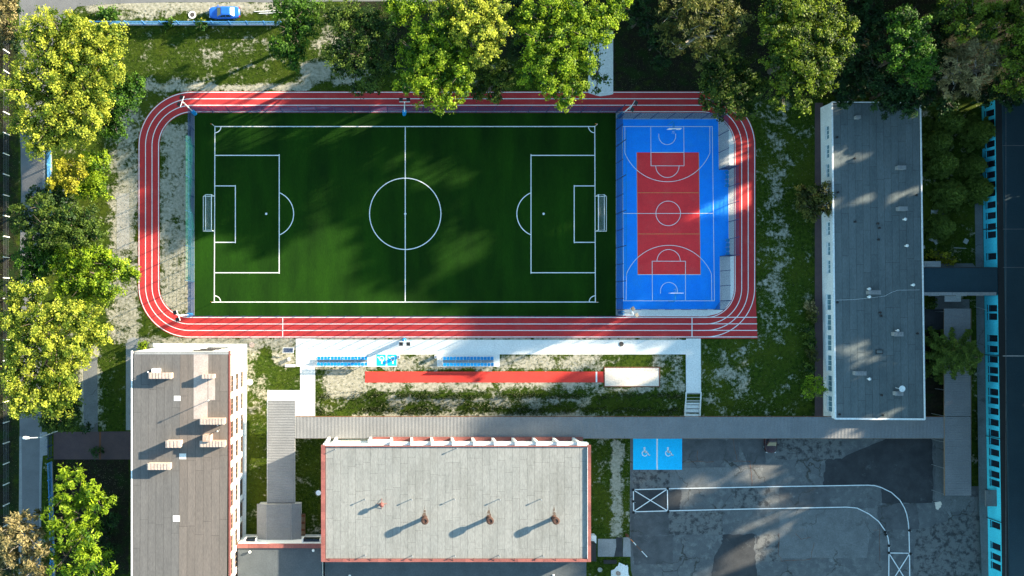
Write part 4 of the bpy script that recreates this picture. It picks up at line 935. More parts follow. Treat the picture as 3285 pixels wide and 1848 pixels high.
# ------------------------------------------------------------------ cars
def car(label, loc, rz, paint, L_=4.5, W_=1.74, rear='sky_reflection'):
    root = empty('car', loc, rz); tag(root, label, 'car')
    n_ = 40; hl, hw = L_/2, W_/2
    def outline(sx, sy, z_, e=5.0):
        o = []
        for i in range(n_):
            t = 2*math.pi*i/n_; c_, s_ = math.cos(t), math.sin(t)
            x = math.copysign(abs(c_)**(2/e), c_)*hl*sx; y = math.copysign(abs(s_)**(2/e), s_)*hw*sy
            y *= 1-.10*max(0, (abs(x)/hl-.6)/.4)**2; o.append((x, y, z_))
        return o
    lev = [outline(.95,.90,.20), outline(.985,.97,.30), outline(1,1,.48), outline(.995,1,.66), outline(.98,.965,.80), outline(.955,.90,.865), outline(.90,.82,.895), outline(.45,.40,.92)]
    vs = [v for l in lev for v in l]; fs = [(i*n_+k, i*n_+(k+1) % n_, (i+1)*n_+(k+1) % n_, (i+1)*n_+k) for i in range(len(lev)-1) for k in range(n_)]+[tuple(range(n_-1,-1,-1)), tuple(range((len(lev)-1)*n_, len(lev)*n_))]
    MB().add(vs, fs).build('body', M[paint], root, smooth=True)
    # cabin: bottom and top rings (front is -x)
    xb0, xb1, xt0, xt1 = -1.05, 1.45, -.42, .98; yb, yt, zb, zt = hw*.86, hw*.66, .87, 1.40
    bot = [(xb0,-yb*.92,zb),(xb0+.25,-yb,zb),(xb1-.3,-yb,zb),(xb1,-yb*.88,zb),(xb1,yb*.88,zb),(xb1-.3,yb,zb),(xb0+.25,yb,zb),(xb0,yb*.92,zb)]
    top = [(xt0,-yt*.92,zt-.03),(xt0+.2,-yt,zt-.01),(xt1-.2,-yt,zt-.01),(xt1,-yt*.9,zt-.04),(xt1,yt*.9,zt-.04),(xt1-.2,yt,zt-.01),(xt0+.2,yt,zt-.01),(xt0,yt*.92,zt-.03)]
    cen = [(x*.8+.05,y*.7,zt+.04) for x,y,_ in top]
    MB().add(bot+top+cen, [(i, (i+1) % 8, 8+(i+1) % 8, 8+i) for i in range(8)]+[(8+i, 8+(i+1) % 8, 16+(i+1) % 8, 16+i) for i in range(8)]+[tuple(range(16,24))]).build('cabin', M[paint], root)
    def glass(nm, a_, b_, c_, d_, m_, ins=.1):
        q = [Vector(v) for v in (a_,b_,c_,d_)]; ctr = sum(q, Vector())/4; nn = (q[1]-q[0]).cross(q[3]-q[0]).normalized()
        if nn.dot(ctr-Vector((.2,0,.6))) < 0: nn = -nn
        q = [v+(ctr-v)*ins+nn*.012 for v in q]; MB().poly(q).build(nm, M[m_], root)
    glass('windscreen', bot[0], bot[7], top[7], top[0], 'glass_dark', .06); glass('rear_window', bot[3], bot[4], top[4], top[3], rear, .08)
    for s_ in (0, 1):
        i, j = (1, 2) if s_ == 0 else (6, 5)
        mid_b = [(bot[i][k]+bot[j][k])/2 for k in range(3)]; mid_t = [(top[i][k]+top[j][k])/2 for k in range(3)]
        glass('side_window', bot[i], mid_b, mid_t, top[i], 'glass_dark', .09); glass('side_window', mid_b, bot[j], top[j], mid_t, 'glass_dark', .09)
    for sx in (-1, 1):
        for sy in (-1, 1):
            t_ = MB(); t_.tube([(sx*hl*.60, sy*(hw-.20), .31),(sx*hl*.60, sy*(hw-.01), .31)], .31, 18); wh = t_.build('wheel', M['rubber'], root)
            MB().tube([(sx*hl*.60, sy*(hw-.02), .31),(sx*hl*.60, sy*(hw+.005), .31)], .19, 14).build('rim', M['metal_grey'], wh)
    for sy in (-1, 1):
        MB().box(-hl*.985,-hl*.93,sy*hw*.62-.17,sy*hw*.62+.17,.56,.72).build('headlight', M['lamp_glass'], root)
        MB().box(hl*.93,hl*.99,sy*hw*.66-.15,sy*hw*.66+.15,.60,.78).build('tail_light', M['lamp_red'], root)
        MB().box(-.95,-.78,sy*(hw+.06)-.09,sy*(hw+.06)+.09,.88,1.0).build('mirror', M[paint], root)
    MB().box(-hl*1.005,-hl*.97,-hw*.8,hw*.8,.32,.44).build('bumper', M['metal_dark'], root); MB().box(hl*.97,hl*1.005,-hw*.8,hw*.8,.32,.44).build('bumper', M['metal_dark'], root)
    return root
car('blue saloon car parked on the grass verge below the street', P(719,38.5,.9)-Vector((0,0,.9)), R(1), 'car_blue')
car('dark red car half hidden under the corrugated walkway', P(2475,1408,LOW+.9)*1-Vector((0,0,.9)), R(90), 'car_dark', 4.2, 1.78, 'glass_dark')

# ------------------------------------------------------------------ street furniture
sl = empty('street_lamp', P(184,1383)); tag(sl, 'white street lamp leaning out over the road on the left', 'street lamp')
MB().tube([(0,0,0),(0,0,6.0),(-.25,0,6.5),(-1.3,0,6.75)], .085, 8, .05).build('pole', M['metal_white'], sl)
MB().lathe([(.02,-.55),(.14,-.45),(.24,0),(.20,.35),(.06,.5)], 14).build('lamp_head', M['metal_white'], sl, loc=(-1.75,0,6.78)).rotation_euler = (0, R(-90), 0)
def slat_panel(n_=12, hgt=1.55):
    m = MB().box(-.5,.5,-.025,.025,.25,.31).box(-.5,.5,-.03,.03,hgt-.06,hgt)
    for i in range(n_): x = -.5+(i+.5)/n_; m.box(x-.018,x+.018,-.02,.02,.12,hgt-.06)
    return m.mesh('fence_panel', M['fence_blue'])
SP = slat_panel(); SPO = MB().box(-.05,.05,-.05,.05,0,1.7).box(-.06,.06,-.06,.06,1.7,1.74).mesh('post', M['fence_blue'])
def street_fence(label, pts, step=2.5):
    w_ = [P(*p) for p in pts]; root = empty('street_fence', w_[0]); tag(root, label, 'fence', 'pale blue steel fences along the street')
    for i in range(len(w_)-1):
        a_, b_ = w_[i], w_[i+1]; L_ = (b_-a_).length; n_ = max(1, round(L_/step)); d_ = (b_-a_)/n_; rz = math.atan2(d_.y, d_.x)
        for j in range(n_+1):
            if j < n_ or i == len(w_)-2: inst(SPO, 'post', root, a_+d_*j-w_[0], rz)
            if j < n_:
                inst(SP, 'fence_panel', root, a_+d_*(j+.5)-w_[0], rz, (L_/n_-.1, 1, 1))
    nn = Vector((0,0,0)); q0, q1 = w_[0], w_[-1]; d_ = (q1-q0).normalized(); nn = Vector((-d_.y, d_.x, 0))*.13
    part(MB().prism([(q0+nn).to_2d(), (q1+nn).to_2d(), (q1-nn).to_2d(), (q0-nn).to_2d()], 0, .12), 'plinth', 'concrete_grey', root)
street_fence('pale blue steel fence along the grass verge behind the blue car', [(300,79),(905,80)])
street_fence('blue steel fence beside the road above the dark green tree', [(163,480),(167,690)])
street_fence('blue steel fence beside the road below the street lamp', [(166,1482),(172,1640),(175,1848)])
gt = empty('street_gate', P(166,1390)); tag(gt, 'open blue steel gate beside the street lamp at the dark paved yard', 'gate')
for y0_, y1_ in ((1396,1426),(1430,1462)):
    a_, b_ = P(166,y0_), P(168,y1_); part(MB().box(a_.x-.03,a_.x+.03,b_.y,a_.y,1.3,1.36).box(a_.x-.03,a_.x+.03,b_.y,a_.y,.2,.26), 'gate_leaf', 'fence_navy', gt)
    for f in range(9):
        y = b_.y+(a_.y-b_.y)*(f+.5)/9; part(MB().box(a_.x-.012,a_.x+.012,y-.012,y+.012,.26,1.3), 'bar', 'fence_navy', gt)
for y_ in (1393,1428,1466): p = P(167,y_); part(MB().box(p.x-.07,p.x+.07,p.y-.07,p.y+.07,0,1.8), 'gate_post', 'fence_navy', gt)
cf = empty('concrete_post_fence', P(28,900)); tag(cf, 'wire fence with pale concrete posts along the left edge beyond the road', 'fence')
for i in range(26):
    p = P(30-.15*i*0, 105+i*65.6); part(MB().box(p.x-.06,p.x+.06,p.y-.06,p.y+.06,0,2.0), 'post', 'concrete_pale', cf)
for zz in (.4,.9,1.4,1.85):
    a_, b_ = P(30,105), P(30,1745); part(MB().box(a_.x-.006,a_.x+.006,b_.y,a_.y,zz-.006,zz+.006), 'wire', 'metal_grey', cf)
for i, (x, y, rz) in enumerate(((854,36,2),(868,42,2))):
    o = MB().box(-1.7,1.7,-.05,.05,0,.1).build('timber_beam', M['concrete_pale'], None, P(x,y), R(rz)); tag(o, ('longer' if i == 0 else 'shorter')+' pale beam lying on the verge right of the blue car', 'beam', 'pale beams on the verge')

# manhole covers
def manhole(label, x, y, r_, rim='concrete_pale', lid='manhole', z0=.03):
    root = empty('manhole', P(x,y)); root.location.z = 0; tag(root, label, 'manhole')
    MB().lathe([(r_*1.0,0),(r_*1.0,z0+.05),(r_*.62,z0+.05),(r_*.62,z0+.02)], 24).build('rim', M[rim], root); MB().lathe([(r_*.6,0),(r_*.6,z0+.045),(r_*.2,z0+.05)], 20).build('cover', M[lid], root)
manhole('round manhole with a white concrete rim left of the blue car', 617, 48, .56); manhole('dark round manhole cover in the white path', 1993, 1104, .34, 'manhole')
manhole('pinkish round manhole in the grass below the lower left track bend', 808, 1106, .40, 'brick_pale', 'brick_pale')
for nm, lb_, x, y, m_ in (('planter','round pale stone planter on the grass south-east of the gym hall',1923,1826,'stone'),('planter','round brown planter on the white gravel beside the parking yard',1982,1838,'brick')):
    o = MB().lathe([(.28,0),(.34,.35),(.30,.36),(.26,.28),(.02,.30)], 16).build(nm, M[m_], None, P(x,y,LOW)); tag(o, lb_, 'planter')
sb = empty('info_board', P(927,1123)); tag(sb, 'tilted board with dark blue stripes in a white frame beside the white path', 'board')
m = MB().add([(-.85,-.42,.55),(.75,-.42,.55),(.85,.42,1.0),(-.75,.42,1.0),(-.85,-.42,.60),(.75,-.42,.60),(.85,.42,1.05),(-.75,.42,1.05)], [(0,3,2,1),(4,5,6,7),(0,1,5,4),(1,2,6,5),(2,3,7,6),(3,0,4,7)]); m.build('frame', M['metal_white'], sb)
for i in range(9):
    f = -.70+i*.155; MB().add([(f-.04,-.33,.655),(f+.09,-.33,.655),(f+.17,.33,1.008),(f+.04,.33,1.008)], [(0,1,2,3)]).build('stripe', M['solar_blue'], sb)
for x in (-.6,.6): MB().tube([(x,-.1,0),(x,-.1,.72)], .03, 6).build('leg', M['metal_grey'], sb)
o = MB().box(-.75,.75,-.2,.2,0,.12).build('concrete_slab', M['concrete_pale'], None, P(931,1173)); tag(o, 'white concrete slab in the grass beside the left end of the white path', 'slab')
bn = empty('litter_bin', P(1279,1144)); tag(bn, 'small bin on the white path beside the accessible squares', 'bin', 'small bins beside the bleacher platforms')
MB().box(-.2,.2,-.2,.2,0,.8).build('bin_body', M['metal_white'], bn); MB().box(-.12,.12,-.12,.12,.801,.83).build('bin_opening', M['fence_navy'], bn)
b2 = copy_tree(bn); b2.location = P(1398,1144); b2['label'] = 'small bin at the left corner of the right-hand bleacher platform'
bb = empty('utility_box', P(927,1152)); tag(bb, 'little grey utility box in the grass between the striped board and the white slab', 'utility box')
MB().box(-.14,.14,-.25,.22,0,.5).build('housing', M['concrete_pale'], bb); MB().box(-.07,.07,-.15,-.02,.501,.52).build('lid', M['metal_grey'], bb)
o = MB().lathe([(.45,0),(.45,.35),(.38,.4),(.02,.42)], 10).build('septic_cover', M['plaster_white'], None, P(802,1226)); tag(o, 'white cover in the grass beside the east face of the white wing', 'cover')

# barrier arm and curved tape lane on the yard
br = empty('barrier_gate', P(2018,1722,LOW)); tag(br, 'red and white barrier arm lying across the corner of the parking yard', 'barrier')
a_, b_ = P(2014,1720,LOW+.9), P(2076,1787,LOW+.9); N_ = 7
for i in range(N_):
    p0, p1 = a_+(b_-a_)*i/N_, a_+(b_-a_)*(i+1)/N_; part(MB().tube([p0,p1], .06, 6), 'arm_segment', ('rust','orange','line_white','rust','rust','line_white','line_white')[i], br)
part(MB().box(a_.x-.15,a_.x+.15,a_.y-.15,a_.y+.15,LOW,LOW+1.0), 'barrier_post', 'rust', br)
tl = empty('tape_lane', P(2500,1600,LOW)); tag(tl, 'lane marked out with white tape and crossed end boxes on the parking yard', 'marked lane')
zt_ = ZP+.06
up = [(2031,1571),(2141,1568),(2300,1565),(2500,1561),(2784,1556.6),(2806,1558),(2827,1564),(2860,1580),(2887,1604.5),(2902,1630),(2909,1650),(2914,1676),(2916,1700),(2918,1776),(2919,1900)]
lo_ = [(2032,1642),(2142,1639),(2400,1633),(2715,1627),(2750,1630),(2789,1649.5),(2819,1673),(2840,1703),(2849,1725),(2852,1745),(2852,1776),(2851,1900)]
def tape(pts, dz=0):
    m = strip(pts, .125, zt_+dz); n_ = len(m.v); vs = m.v+[(x,y,z_-.035) for x,y,z_ in m.v]; h_ = n_//2
    fs = m.f+[(i, i+1, n_+i+1, n_+i) for i in range(h_-1)]+[(h_+i+1, h_+i, n_+h_+i, n_+h_+i+1) for i in range(h_-1)]
    part(MB().add(vs, fs), 'tape', 'line_white', tl)
tape(up); tape(lo_)
for k_, pts in enumerate(([(2032,1571),(2033,1642)],[(2141,1568),(2142,1639)],[(2032,1572),(2142,1639)],[(2033,1641),(2141,1569)],[(2852,1774),(2918,1775)],[(2854,1778),(2918,1880)],[(2917,1778),(2852,1880)])): tape(pts, .004*(k_+1))
for x, y in ((2031,1571),(2141,1567),(2032,1643),(2143,1641),(2030,1608),(2916,1701),(2838,1706),(2840,1714),(2850,1750),(2850,1773),(2919,1776)):
    p = P(x,y,LOW); part(MB().lathe([(.17,0),(.20,.06),(.17,.14),(.09,.14)], 10, (p.x,p.y,ZP+.066)), 'weight', 'rubber', tl)
    part(MB().tube([(p.x,p.y,ZP+.1),(p.x+.4,p.y-.2,ZP+.03)], .03, 5), 'strap', 'metal_grey', tl)
# courtyard bits
for i, (x, y, wx, wy, rz, lb_) in enumerate(((3000,680,1.25,.62,0,'pale slab lying flat near the upper courtyard bushes'),(3003,776,.62,.62,32,'square pale slab tilted beside the yellow bush'),(3098,774,.62,.68,-28,'square pale slab tilted on the grass by the long building'),(2962,793,.4,.45,10,'small pale slab next to the white roof edge in the courtyard'))):
    o = MB().box(-wx/2,wx/2,-wy/2,wy/2,0,.08).build('stone_slab', M['stone'], None, P(x,y), R(rz)); tag(o, lb_, 'slab', 'loose slabs in the courtyard')
o = MB().box(-.9,.9,-.05,.05,0,.09).build('wooden_plank', M['stone'], None, P(3079,796), R(-3)); tag(o, 'thin pale plank lying on the courtyard grass', 'plank')
o = MB().lathe([(.05,0),(.55,.02),(.60,.25),(.35,.42),(.05,.48)], 14).build('boulder', M['stone'], None, P(2988,761)); tag(o, 'rounded pale stone beside the lowest courtyard bush', 'stone')
ys_ = empty('yard_sign', P(3136,990)); tag(ys_, 'slanting pale board leaning by the wall at the end of the walkway roof', 'board')
MB().add([(-.75,.3,.5),(.2,-.12,1.1),(.75,-.25,1.1),(-.2,.12,.5),(-.75,.3,.56),(.2,-.12,1.16),(.75,-.25,1.16),(-.2,.12,.56)], [(0,3,2,1),(4,5,6,7),(0,1,5,4),(1,2,6,5),(2,3,7,6),(3,0,4,7)]).build('panel', M['metal_white'], ys_)
MB().tube([(0,0,0),(0,0,.8)], .04, 6).build('leg', M['metal_grey'], ys_)
ob = MB().box(-.95,.95,-.28,.28,.38,.46).box(-.85,-.75,-.25,.25,0,.38).box(.75,.85,-.25,.25,0,.38).build('wooden_bench', M['bitumen'], None, P(1955,1800,LOW), 0); tag(ob, 'dark bench on the grass below the side path of the gym hall', 'bench')

# ------------------------------------------------------------------ trees
U = 3285/2576.0
def leaves(pos, nrm, size, tint, name, m, elong=1.0, along=None):
    n_ = len(pos)
    ref = RNG.normal(size=(n_, 3)) if along is None else along
    a_ = np.cross(nrm, ref); a_ /= np.linalg.norm(a_, axis=1, keepdims=True)+1e-9
    b_ = np.cross(nrm, a_)
    if along is None: la_, lb__ = size, size*.62
    else: la_, lb__ = size/elong, size
    la_, lb__ = la_[:, None], lb__[:, None]
    cup = nrm*(size*.18)[:, None]
    V = np.stack([pos+a_*la_, pos+b_*lb__-cup*0, pos-a_*la_, pos-b_*lb__+cup], 1).reshape(-1, 3).astype(np.float32)
    me_ = bpy.data.meshes.new(name); me_.vertices.add(4*n_); me_.vertices.foreach_set('co', V.ravel())
    me_.loops.add(4*n_); me_.loops.foreach_set('vertex_index', np.arange(4*n_, dtype=np.int32))
    me_.polygons.add(n_); me_.polygons.foreach_set('loop_start', np.arange(0, 4*n_, 4, dtype=np.int32))
    at = me_.attributes.new('tint', 'FLOAT', 'POINT'); at.data.foreach_set('value', np.repeat(tint, 4).astype(np.float32))
    me_.materials.append(m); me_.update(calc_edges=True); return me_

def unit(n_, zlo=-1.0):
    d = RNG.normal(size=(n_*3, 3)); d /= np.linalg.norm(d, axis=1, keepdims=True); d = d[d[:, 2] > zlo]
    while len(d) < n_: d = np.concatenate([d, d])
    return d[:n_]

def crown(lobes, m, leaf=.145, dens=330, style='leaf', zq=.85, shell=.55):
    """lobes (x,y,z,r) relative to the root -> one crown mesh of leaf clumps"""
    Ps, Ns, Ss, Ts, As = [], [], [], [], []
    for (x, y, z_, r_) in lobes:
        c = np.array([x, y, z_]); nc = max(9, int(4.2*r_*r_)+6)
        d = unit(nc, -.55); rad = r_*(shell+(1-shell)*RNG.random(nc)**.55)*(1+.16*RNG.normal(size=nc))
        cc = c+d*rad[:, None]*np.array([1, 1, zq]); ct = np.clip(RNG.normal(.5, .28, nc), 0, 1); rc = RNG.uniform(.30, .66, nc)*min(1.0, .45+r_*.22)
        n_ = int(dens*r_*r_); k = RNG.integers(0, nc, n_)
        off = RNG.normal(size=(n_, 3))*rc[k][:, None]*np.array([.62, .62, .45])
        p = cc[k]+off; out = d[k]*.7+RNG.normal(size=(n_, 3))*.75+np.array([0, 0, .55]); out /= np.linalg.norm(out, axis=1, keepdims=True)
        Ps.append(p); Ns.append(out); Ss.append(leaf*RNG.uniform(.6, 1.35, n_)); Ts.append(np.clip(ct[k]+RNG.normal(0, .14, n_), 0, 1))
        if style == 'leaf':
            ni = int(n_*.22); di = unit(ni); pi = c+di*(r_*.72*RNG.random(ni)**.4)[:, None]*np.array([1, 1, zq]); no = di+RNG.normal(size=(ni, 3))*.6+np.array([0, 0, .6]); no /= np.linalg.norm(no, axis=1, keepdims=True)  # inner leaves take the dark tint, painting shade into the crown gaps
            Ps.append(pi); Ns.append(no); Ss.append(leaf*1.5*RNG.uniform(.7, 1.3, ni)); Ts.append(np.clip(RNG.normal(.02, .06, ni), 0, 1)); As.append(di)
        al = d[k]+RNG.normal(size=(n_, 3))*.45+np.array([0, 0, .2]); As.append(al)
    pos, nr, sz, tn, al = (np.concatenate(v) for v in (Ps, Ns, Ss, Ts, As))
    if style == 'needle': return leaves(pos, nr, sz*1.5, tn, 'crown', m, 3.2, np.cross(nr, al))
    return leaves(pos, nr, sz, tn, 'crown', m)

TREE_GROUP = 'trees around the school grounds'
def tree(label, lobes, h, m, dens=330, leaf=.145, style='leaf', bark='bark', group=TREE_GROUP, cat='tree', name='tree', base=0.0, spread=.10, zq=.85, low=0.0):
    """lobes in photo units (u,v,r of the 2576-px view); h = height of the top"""
    sx = sum(l[0]*l[2] for l in lobes)/sum(l[2] for l in lobes); sy = sum(l[1]*l[2] for l in lobes)/sum(l[2] for l in lobes)
    root = empty(name, P(sx*U, sy*U, h*.55)); root.location.z = base; o = root.location.copy()
    tag(root, label, cat, group); W_ = []
    rmax = max(math.hypot(l[0]-sx, l[1]-sy) for l in lobes)+1
    for l in lobes:
        u_, v_, r_ = l[:3]; rm = r_*U/S*.93; f = math.hypot(u_-sx, v_-sy)/rmax
        zc = (l[3] if len(l) > 3 else 1.0)*h*(1-spread*f)-rm*zq*.9+random.uniform(-.6, .3)
        zc = max(zc, rm*.55+low); p = P(u_*U, v_*U, zc+base); k = (H-zc)/H; W_.append((p.x-o.x, p.y-o.y, zc, rm*k))
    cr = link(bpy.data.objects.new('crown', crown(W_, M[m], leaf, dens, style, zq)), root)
    t_ = MB(); rt = .10+.017*h; hz = h*.42
    t_.tube([(0,0,-.2),(random.uniform(-.1,.1),random.uniform(-.1,.1),hz*.5),(random.uniform(-.2,.2),random.uniform(-.2,.2),hz)], rt, 8, rt*.7)
    for (x, y, z_, r_) in W_:
        a_ = Vector((0,0,hz*random.uniform(.7,1.0))); b_ = Vector((x,y,z_+r_*.3)); mid = a_.lerp(b_, .5)+Vector((random.uniform(-.4,.4),random.uniform(-.4,.4),.3))
        t_.tube([a_, mid, b_], rt*.5, 5, .03)
        for _ in range(3):
            d = Vector((random.uniform(-1,1),random.uniform(-1,1),random.uniform(-.1,.9)))*r_*.85; t_.tube([mid.lerp(b_,.6), b_+d*.4, b_+d], rt*.2, 4, .012)
    t_.build('trunk', M[bark], root); return root

def spruce(label, u_, v_, r_, h, m='leaf_spruce', nb=9, lev=9, dens=1.0, group=TREE_GROUP, cat='conifer', name='conifer', droop=.25, base=0.0):
    """conifer of whorled branches with needle sprays"""
    root = empty(name, P(u_*U, v_*U, h*.3)); root.location.z = base; tag(root, label, cat, group)
    Rm = r_*U/S; t_ = MB(); t_.tube([(0,0,-.2),(0,0,h*.5),(0,0,h)], .05+.014*h, 7, .02); Pp, Nn, Ss, Tt, Aa = [], [], [], [], []
    for i in range(lev):
        f = i/(lev-1); z_ = h*(.10+.86*f); L_ = Rm*(1-f)**.75*1.0+.15; k_ = max(4, int(nb*(1-.45*f)))
        for j in range(k_):
            th = 2*math.pi*(j+.5*(i % 2)+random.uniform(-.22,.22))/k_; l_ = L_*random.uniform(.72,1.12); rise = random.uniform(-.1,.15)
            d = np.array([math.cos(th), math.sin(th), 0]); e = np.array([0,0,z_])+d*l_+np.array([0,0,(-droop+rise)*l_])
            s0 = np.array([0,0,z_]); t_.tube([tuple(s0), tuple(e)], .035, 4, .01)
            n_ = int(70*l_*dens); tt = RNG.random(n_)**.75; side = RNG.normal(size=n_)*(.10+.20*l_*.35*(1-tt*.8)); perp = np.array([-d[1], d[0], 0])
            p = s0+(e-s0)*tt[:, None]+perp*side[:, None]+RNG.normal(size=(n_,3))*.05
            nn = np.array([0,0,1.])+RNG.normal(size=(n_,3))*.5; al = d*1.0+perp*(np.sign(side)*.6)[:, None]+RNG.normal(size=(n_,3))*.25
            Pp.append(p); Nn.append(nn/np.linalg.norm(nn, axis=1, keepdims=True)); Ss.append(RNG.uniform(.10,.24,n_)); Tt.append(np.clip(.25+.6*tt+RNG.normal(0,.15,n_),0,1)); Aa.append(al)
    pos, nr, sz, tn, al = (np.concatenate(v) for v in (Pp, Nn, Ss, Tt, Aa))
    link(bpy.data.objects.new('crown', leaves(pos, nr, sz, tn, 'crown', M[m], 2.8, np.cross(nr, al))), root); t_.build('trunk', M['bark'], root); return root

# left side
tree('huge yellow-green maple in the upper left corner over the road', [(95,85,60),(165,70,55),(235,105,62),(285,95,40),(115,165,75),(190,170,70),(265,165,52),(60,230,60),(150,250,70),(225,245,58),(65,310,48),(130,325,60),(195,320,50),(100,365,40),(240,300,34)], 15.5, 'leaf_yellow')
tree('dark green tree tucked under the right side of the huge maple', [(290,210,42),(335,230,36),(300,270,44),(255,300,40),(290,325,34),(345,205,22),(262,250,34)], 8.5, 'leaf_green')
tree('small bright yellow tree below the huge maple beside the blue fence', [(165,430,36),(140,455,26),(195,420,30),(180,465,24)], 8, 'leaf_gold')
tree('low light green bush right of the small yellow tree', [(235,425,40),(245,470,38),(215,480,30),(250,400,26)], 4.5, 'leaf_lime', cat='bush', name='bush')
tree('dark bluish green tree with a few bright clumps on the left over the road', [(60,550,42),(100,520,30),(120,575,45),(170,545,48),(215,560,42),(95,600,34),(190,600,40),(120,505,26,.8),(240,590,26)], 12, 'leaf_mid')
tree('small dark tree leaning over the road above the dark bluish green tree', [(105,488,24),(135,498,26),(75,500,16)], 7, 'leaf_dark')
tree('round lime green tree reaching out to the left bend of the track', [(180,670,48),(230,645,45),(275,665,45),(315,685,32),(210,720,50),(260,725,42),(340,690,18),(165,720,34)], 11, 'leaf_lime')
tree('fresh green tree between the dark bluish tree and the big olive tree', [(75,640,40),(110,670,42),(80,690,36),(130,640,34),(60,665,24)], 9.5, 'leaf_green')
tree('big olive yellow tree left of the white wing', [(45,735,40),(90,740,38),(35,800,48),(95,810,50),(155,790,45),(215,810,45),(250,840,36),(60,870,55),(130,870,55),(195,880,48),(40,940,50),(100,950,58),(160,950,48),(60,1010,48),(120,1010,46),(170,1000,34)], 15, 'leaf_yellow')
tree('darker green tree at the lower edge of the big olive yellow tree', [(150,1045,34),(185,1030,30),(120,1060,28),(165,1065,24)], 8, 'leaf_mid')
tree('feathery yellow-green tree in the lower left beside the white wing', [(165,1195,24),(205,1190,20,.95),(175,1240,40),(230,1235,26),(150,1290,40),(205,1290,46),(255,1265,26),(160,1345,46),(215,1350,46),(170,1405,46),(230,1410,44),(265,1440,26),(280,1262,16)], 12.5, 'leaf_lime', style='needle', leaf=.20, dens=190)
tree('dry tan tree in the lower left corner', [(30,1320,36),(75,1310,32),(45,1370,46),(95,1370,36),(30,1430,44),(90,1430,42)], 12, 'leaf_tan', style='needle', leaf=.17, bark='bark_pale')
tree('dull green shrub against the west side of the white wing', [(255,1340,30),(265,1390,32),(285,1310,22)], 3.5, 'leaf_dark', cat='bush', name='bush')
tree('brown-yellow tree cut off by the upper left corner', [(10,20,30),(20,60,28),(5,90,24)], 11, 'leaf_tan')
tree('dark green trees edge at the left border below the corner tree', [(40,20,18),(38,90,20),(45,120,14)], 6, 'leaf_dark', cat='bush', name='bush')
tree('little teal juniper above the dark paved yard', [(215,1075,14)], 1.6, 'leaf_dark', cat='bush', name='bush', style='needle'); tree('little teal juniper below the dark paved yard', [(245,1140,15)], 1.6, 'leaf_dark', cat='bush', name='bush', style='needle')
tree('small bright green bush at the corner of the white wing', [(364,870,13),(355,866,8)], 1.8, 'leaf_lime', cat='bush', name='bush')
# top row
tree('bright green tree at the right end of the verge with the blue car', [(720,25,40),(765,25,42),(725,75,32),(765,70,40),(715,125,32),(750,130,32),(690,110,18),(735,165,20)], 10, 'leaf_green')
tree('dark green tree right of the verge, against the grass slope', [(850,40,45),(910,50,48),(865,105,40),(925,110,42),(955,70,32),(860,165,34),(905,165,38),(950,170,34),(930,215,30),(895,220,24),(835,130,24)], 12, 'leaf_mid')
tree('vivid green tree hanging over the track at the middle', [(1060,80,42),(1110,85,44),(1035,130,38),(1085,140,50),(1145,130,40),(1050,190,45),(1105,200,50),(1155,190,40),(1020,215,26),(1075,240,32),(1120,250,34),(1165,235,24),(1105,280,16)], 15, 'leaf_lime')
tree('pale yellow tree right behind the vivid green tree', [(1130,20,40),(1185,30,50),(1245,30,42),(1215,80,45),(1165,80,35),(1260,80,30),(1230,125,32),(1205,150,22)], 16.5, 'leaf_yellow')
tree('yellowish tree top at the upper border left of the pale yellow tree', [(1020,15,36),(985,10,26),(1060,10,34),(1000,50,22)], 13.5, 'leaf_lime')
tree('shrubby green tree between the two tall trees above the track', [(1220,190,34),(1255,210,32),(1205,230,26),(1275,175,26),(1245,245,20)], 8.5, 'leaf_mid')
tree('broad yellow-green tree left of the concrete path above the court', [(1330,40,45),(1390,30,48),(1450,35,50),(1510,40,46),(1555,20,34),(1345,100,44),(1405,95,50),(1465,95,48),(1520,85,38),(1360,160,44),(1420,160,48),(1470,160,36),(1330,190,32),(1390,215,38),(1440,220,38),(1420,255,24)], 16.5, 'leaf_lime')
tree('thin dark branch tree beside the concrete path above the court', [(1497,160,18),(1505,195,20),(1525,200,14),(1500,225,12),(1505,130,14)], 7, 'leaf_green', dens=120)
tree('sparse brownish olive tree with bare twigs at the top right of the path', [(1690,35,48),(1750,30,50),(1815,40,48),(1860,55,34),(1720,85,42),(1780,90,46),(1835,95,36),(1770,140,32),(1700,120,22)], 18, 'leaf_olive', dens=200, style='needle', leaf=.16, bark='bark_pale')
tree('dark green tree covering the upper right bend of the track', [(1800,170,40),(1850,175,42),(1795,220,42),(1850,225,48),(1900,225,38),(1815,265,34),(1865,270,30),(1890,285,16),(1780,265,18)], 13, 'leaf_mid')
tree('large yellow-green tree right of the bend at the top', [(1950,30,45),(2010,35,52),(2075,35,50),(2125,60,32),(1945,90,42),(2005,95,50),(2070,95,50),(2115,120,34),(1960,150,42),(2020,155,50),(2075,160,42),(1985,210,42),(2040,215,40),(2080,205,24),(1960,255,24),(2020,262,24)], 20.5, 'leaf_dim')
tree('tall green tree behind the upper end of the single-storey wing', [(2270,45,34),(2310,75,34),(2260,95,38),(2305,120,40),(2335,160,30),(2255,145,38),(2300,175,38),(2330,205,22)], 19, 'leaf_green')
tree('dark tree spreading over the upper end of the single-storey wing', [(2200,200,38),(2245,215,42),(2290,225,36),(2235,262,34),(2280,268,32),(2190,160,30),(2305,255,18)], 10.5, 'leaf_dark')
tree('tan birch-like tree between the single-storey wing and the long building', [(2430,120,42),(2475,125,36),(2400,170,38),(2450,180,38),(2490,165,22),(2395,220,32),(2435,230,26)], 17, 'leaf_tan', dens=260, style='needle', leaf=.16, bark='bark_pale')
tree('green tree at the top border above the tan birch-like tree', [(2380,30,40),(2440,30,44),(2495,35,38),(2420,75,34),(2480,80,30)], 19, 'leaf_dim')
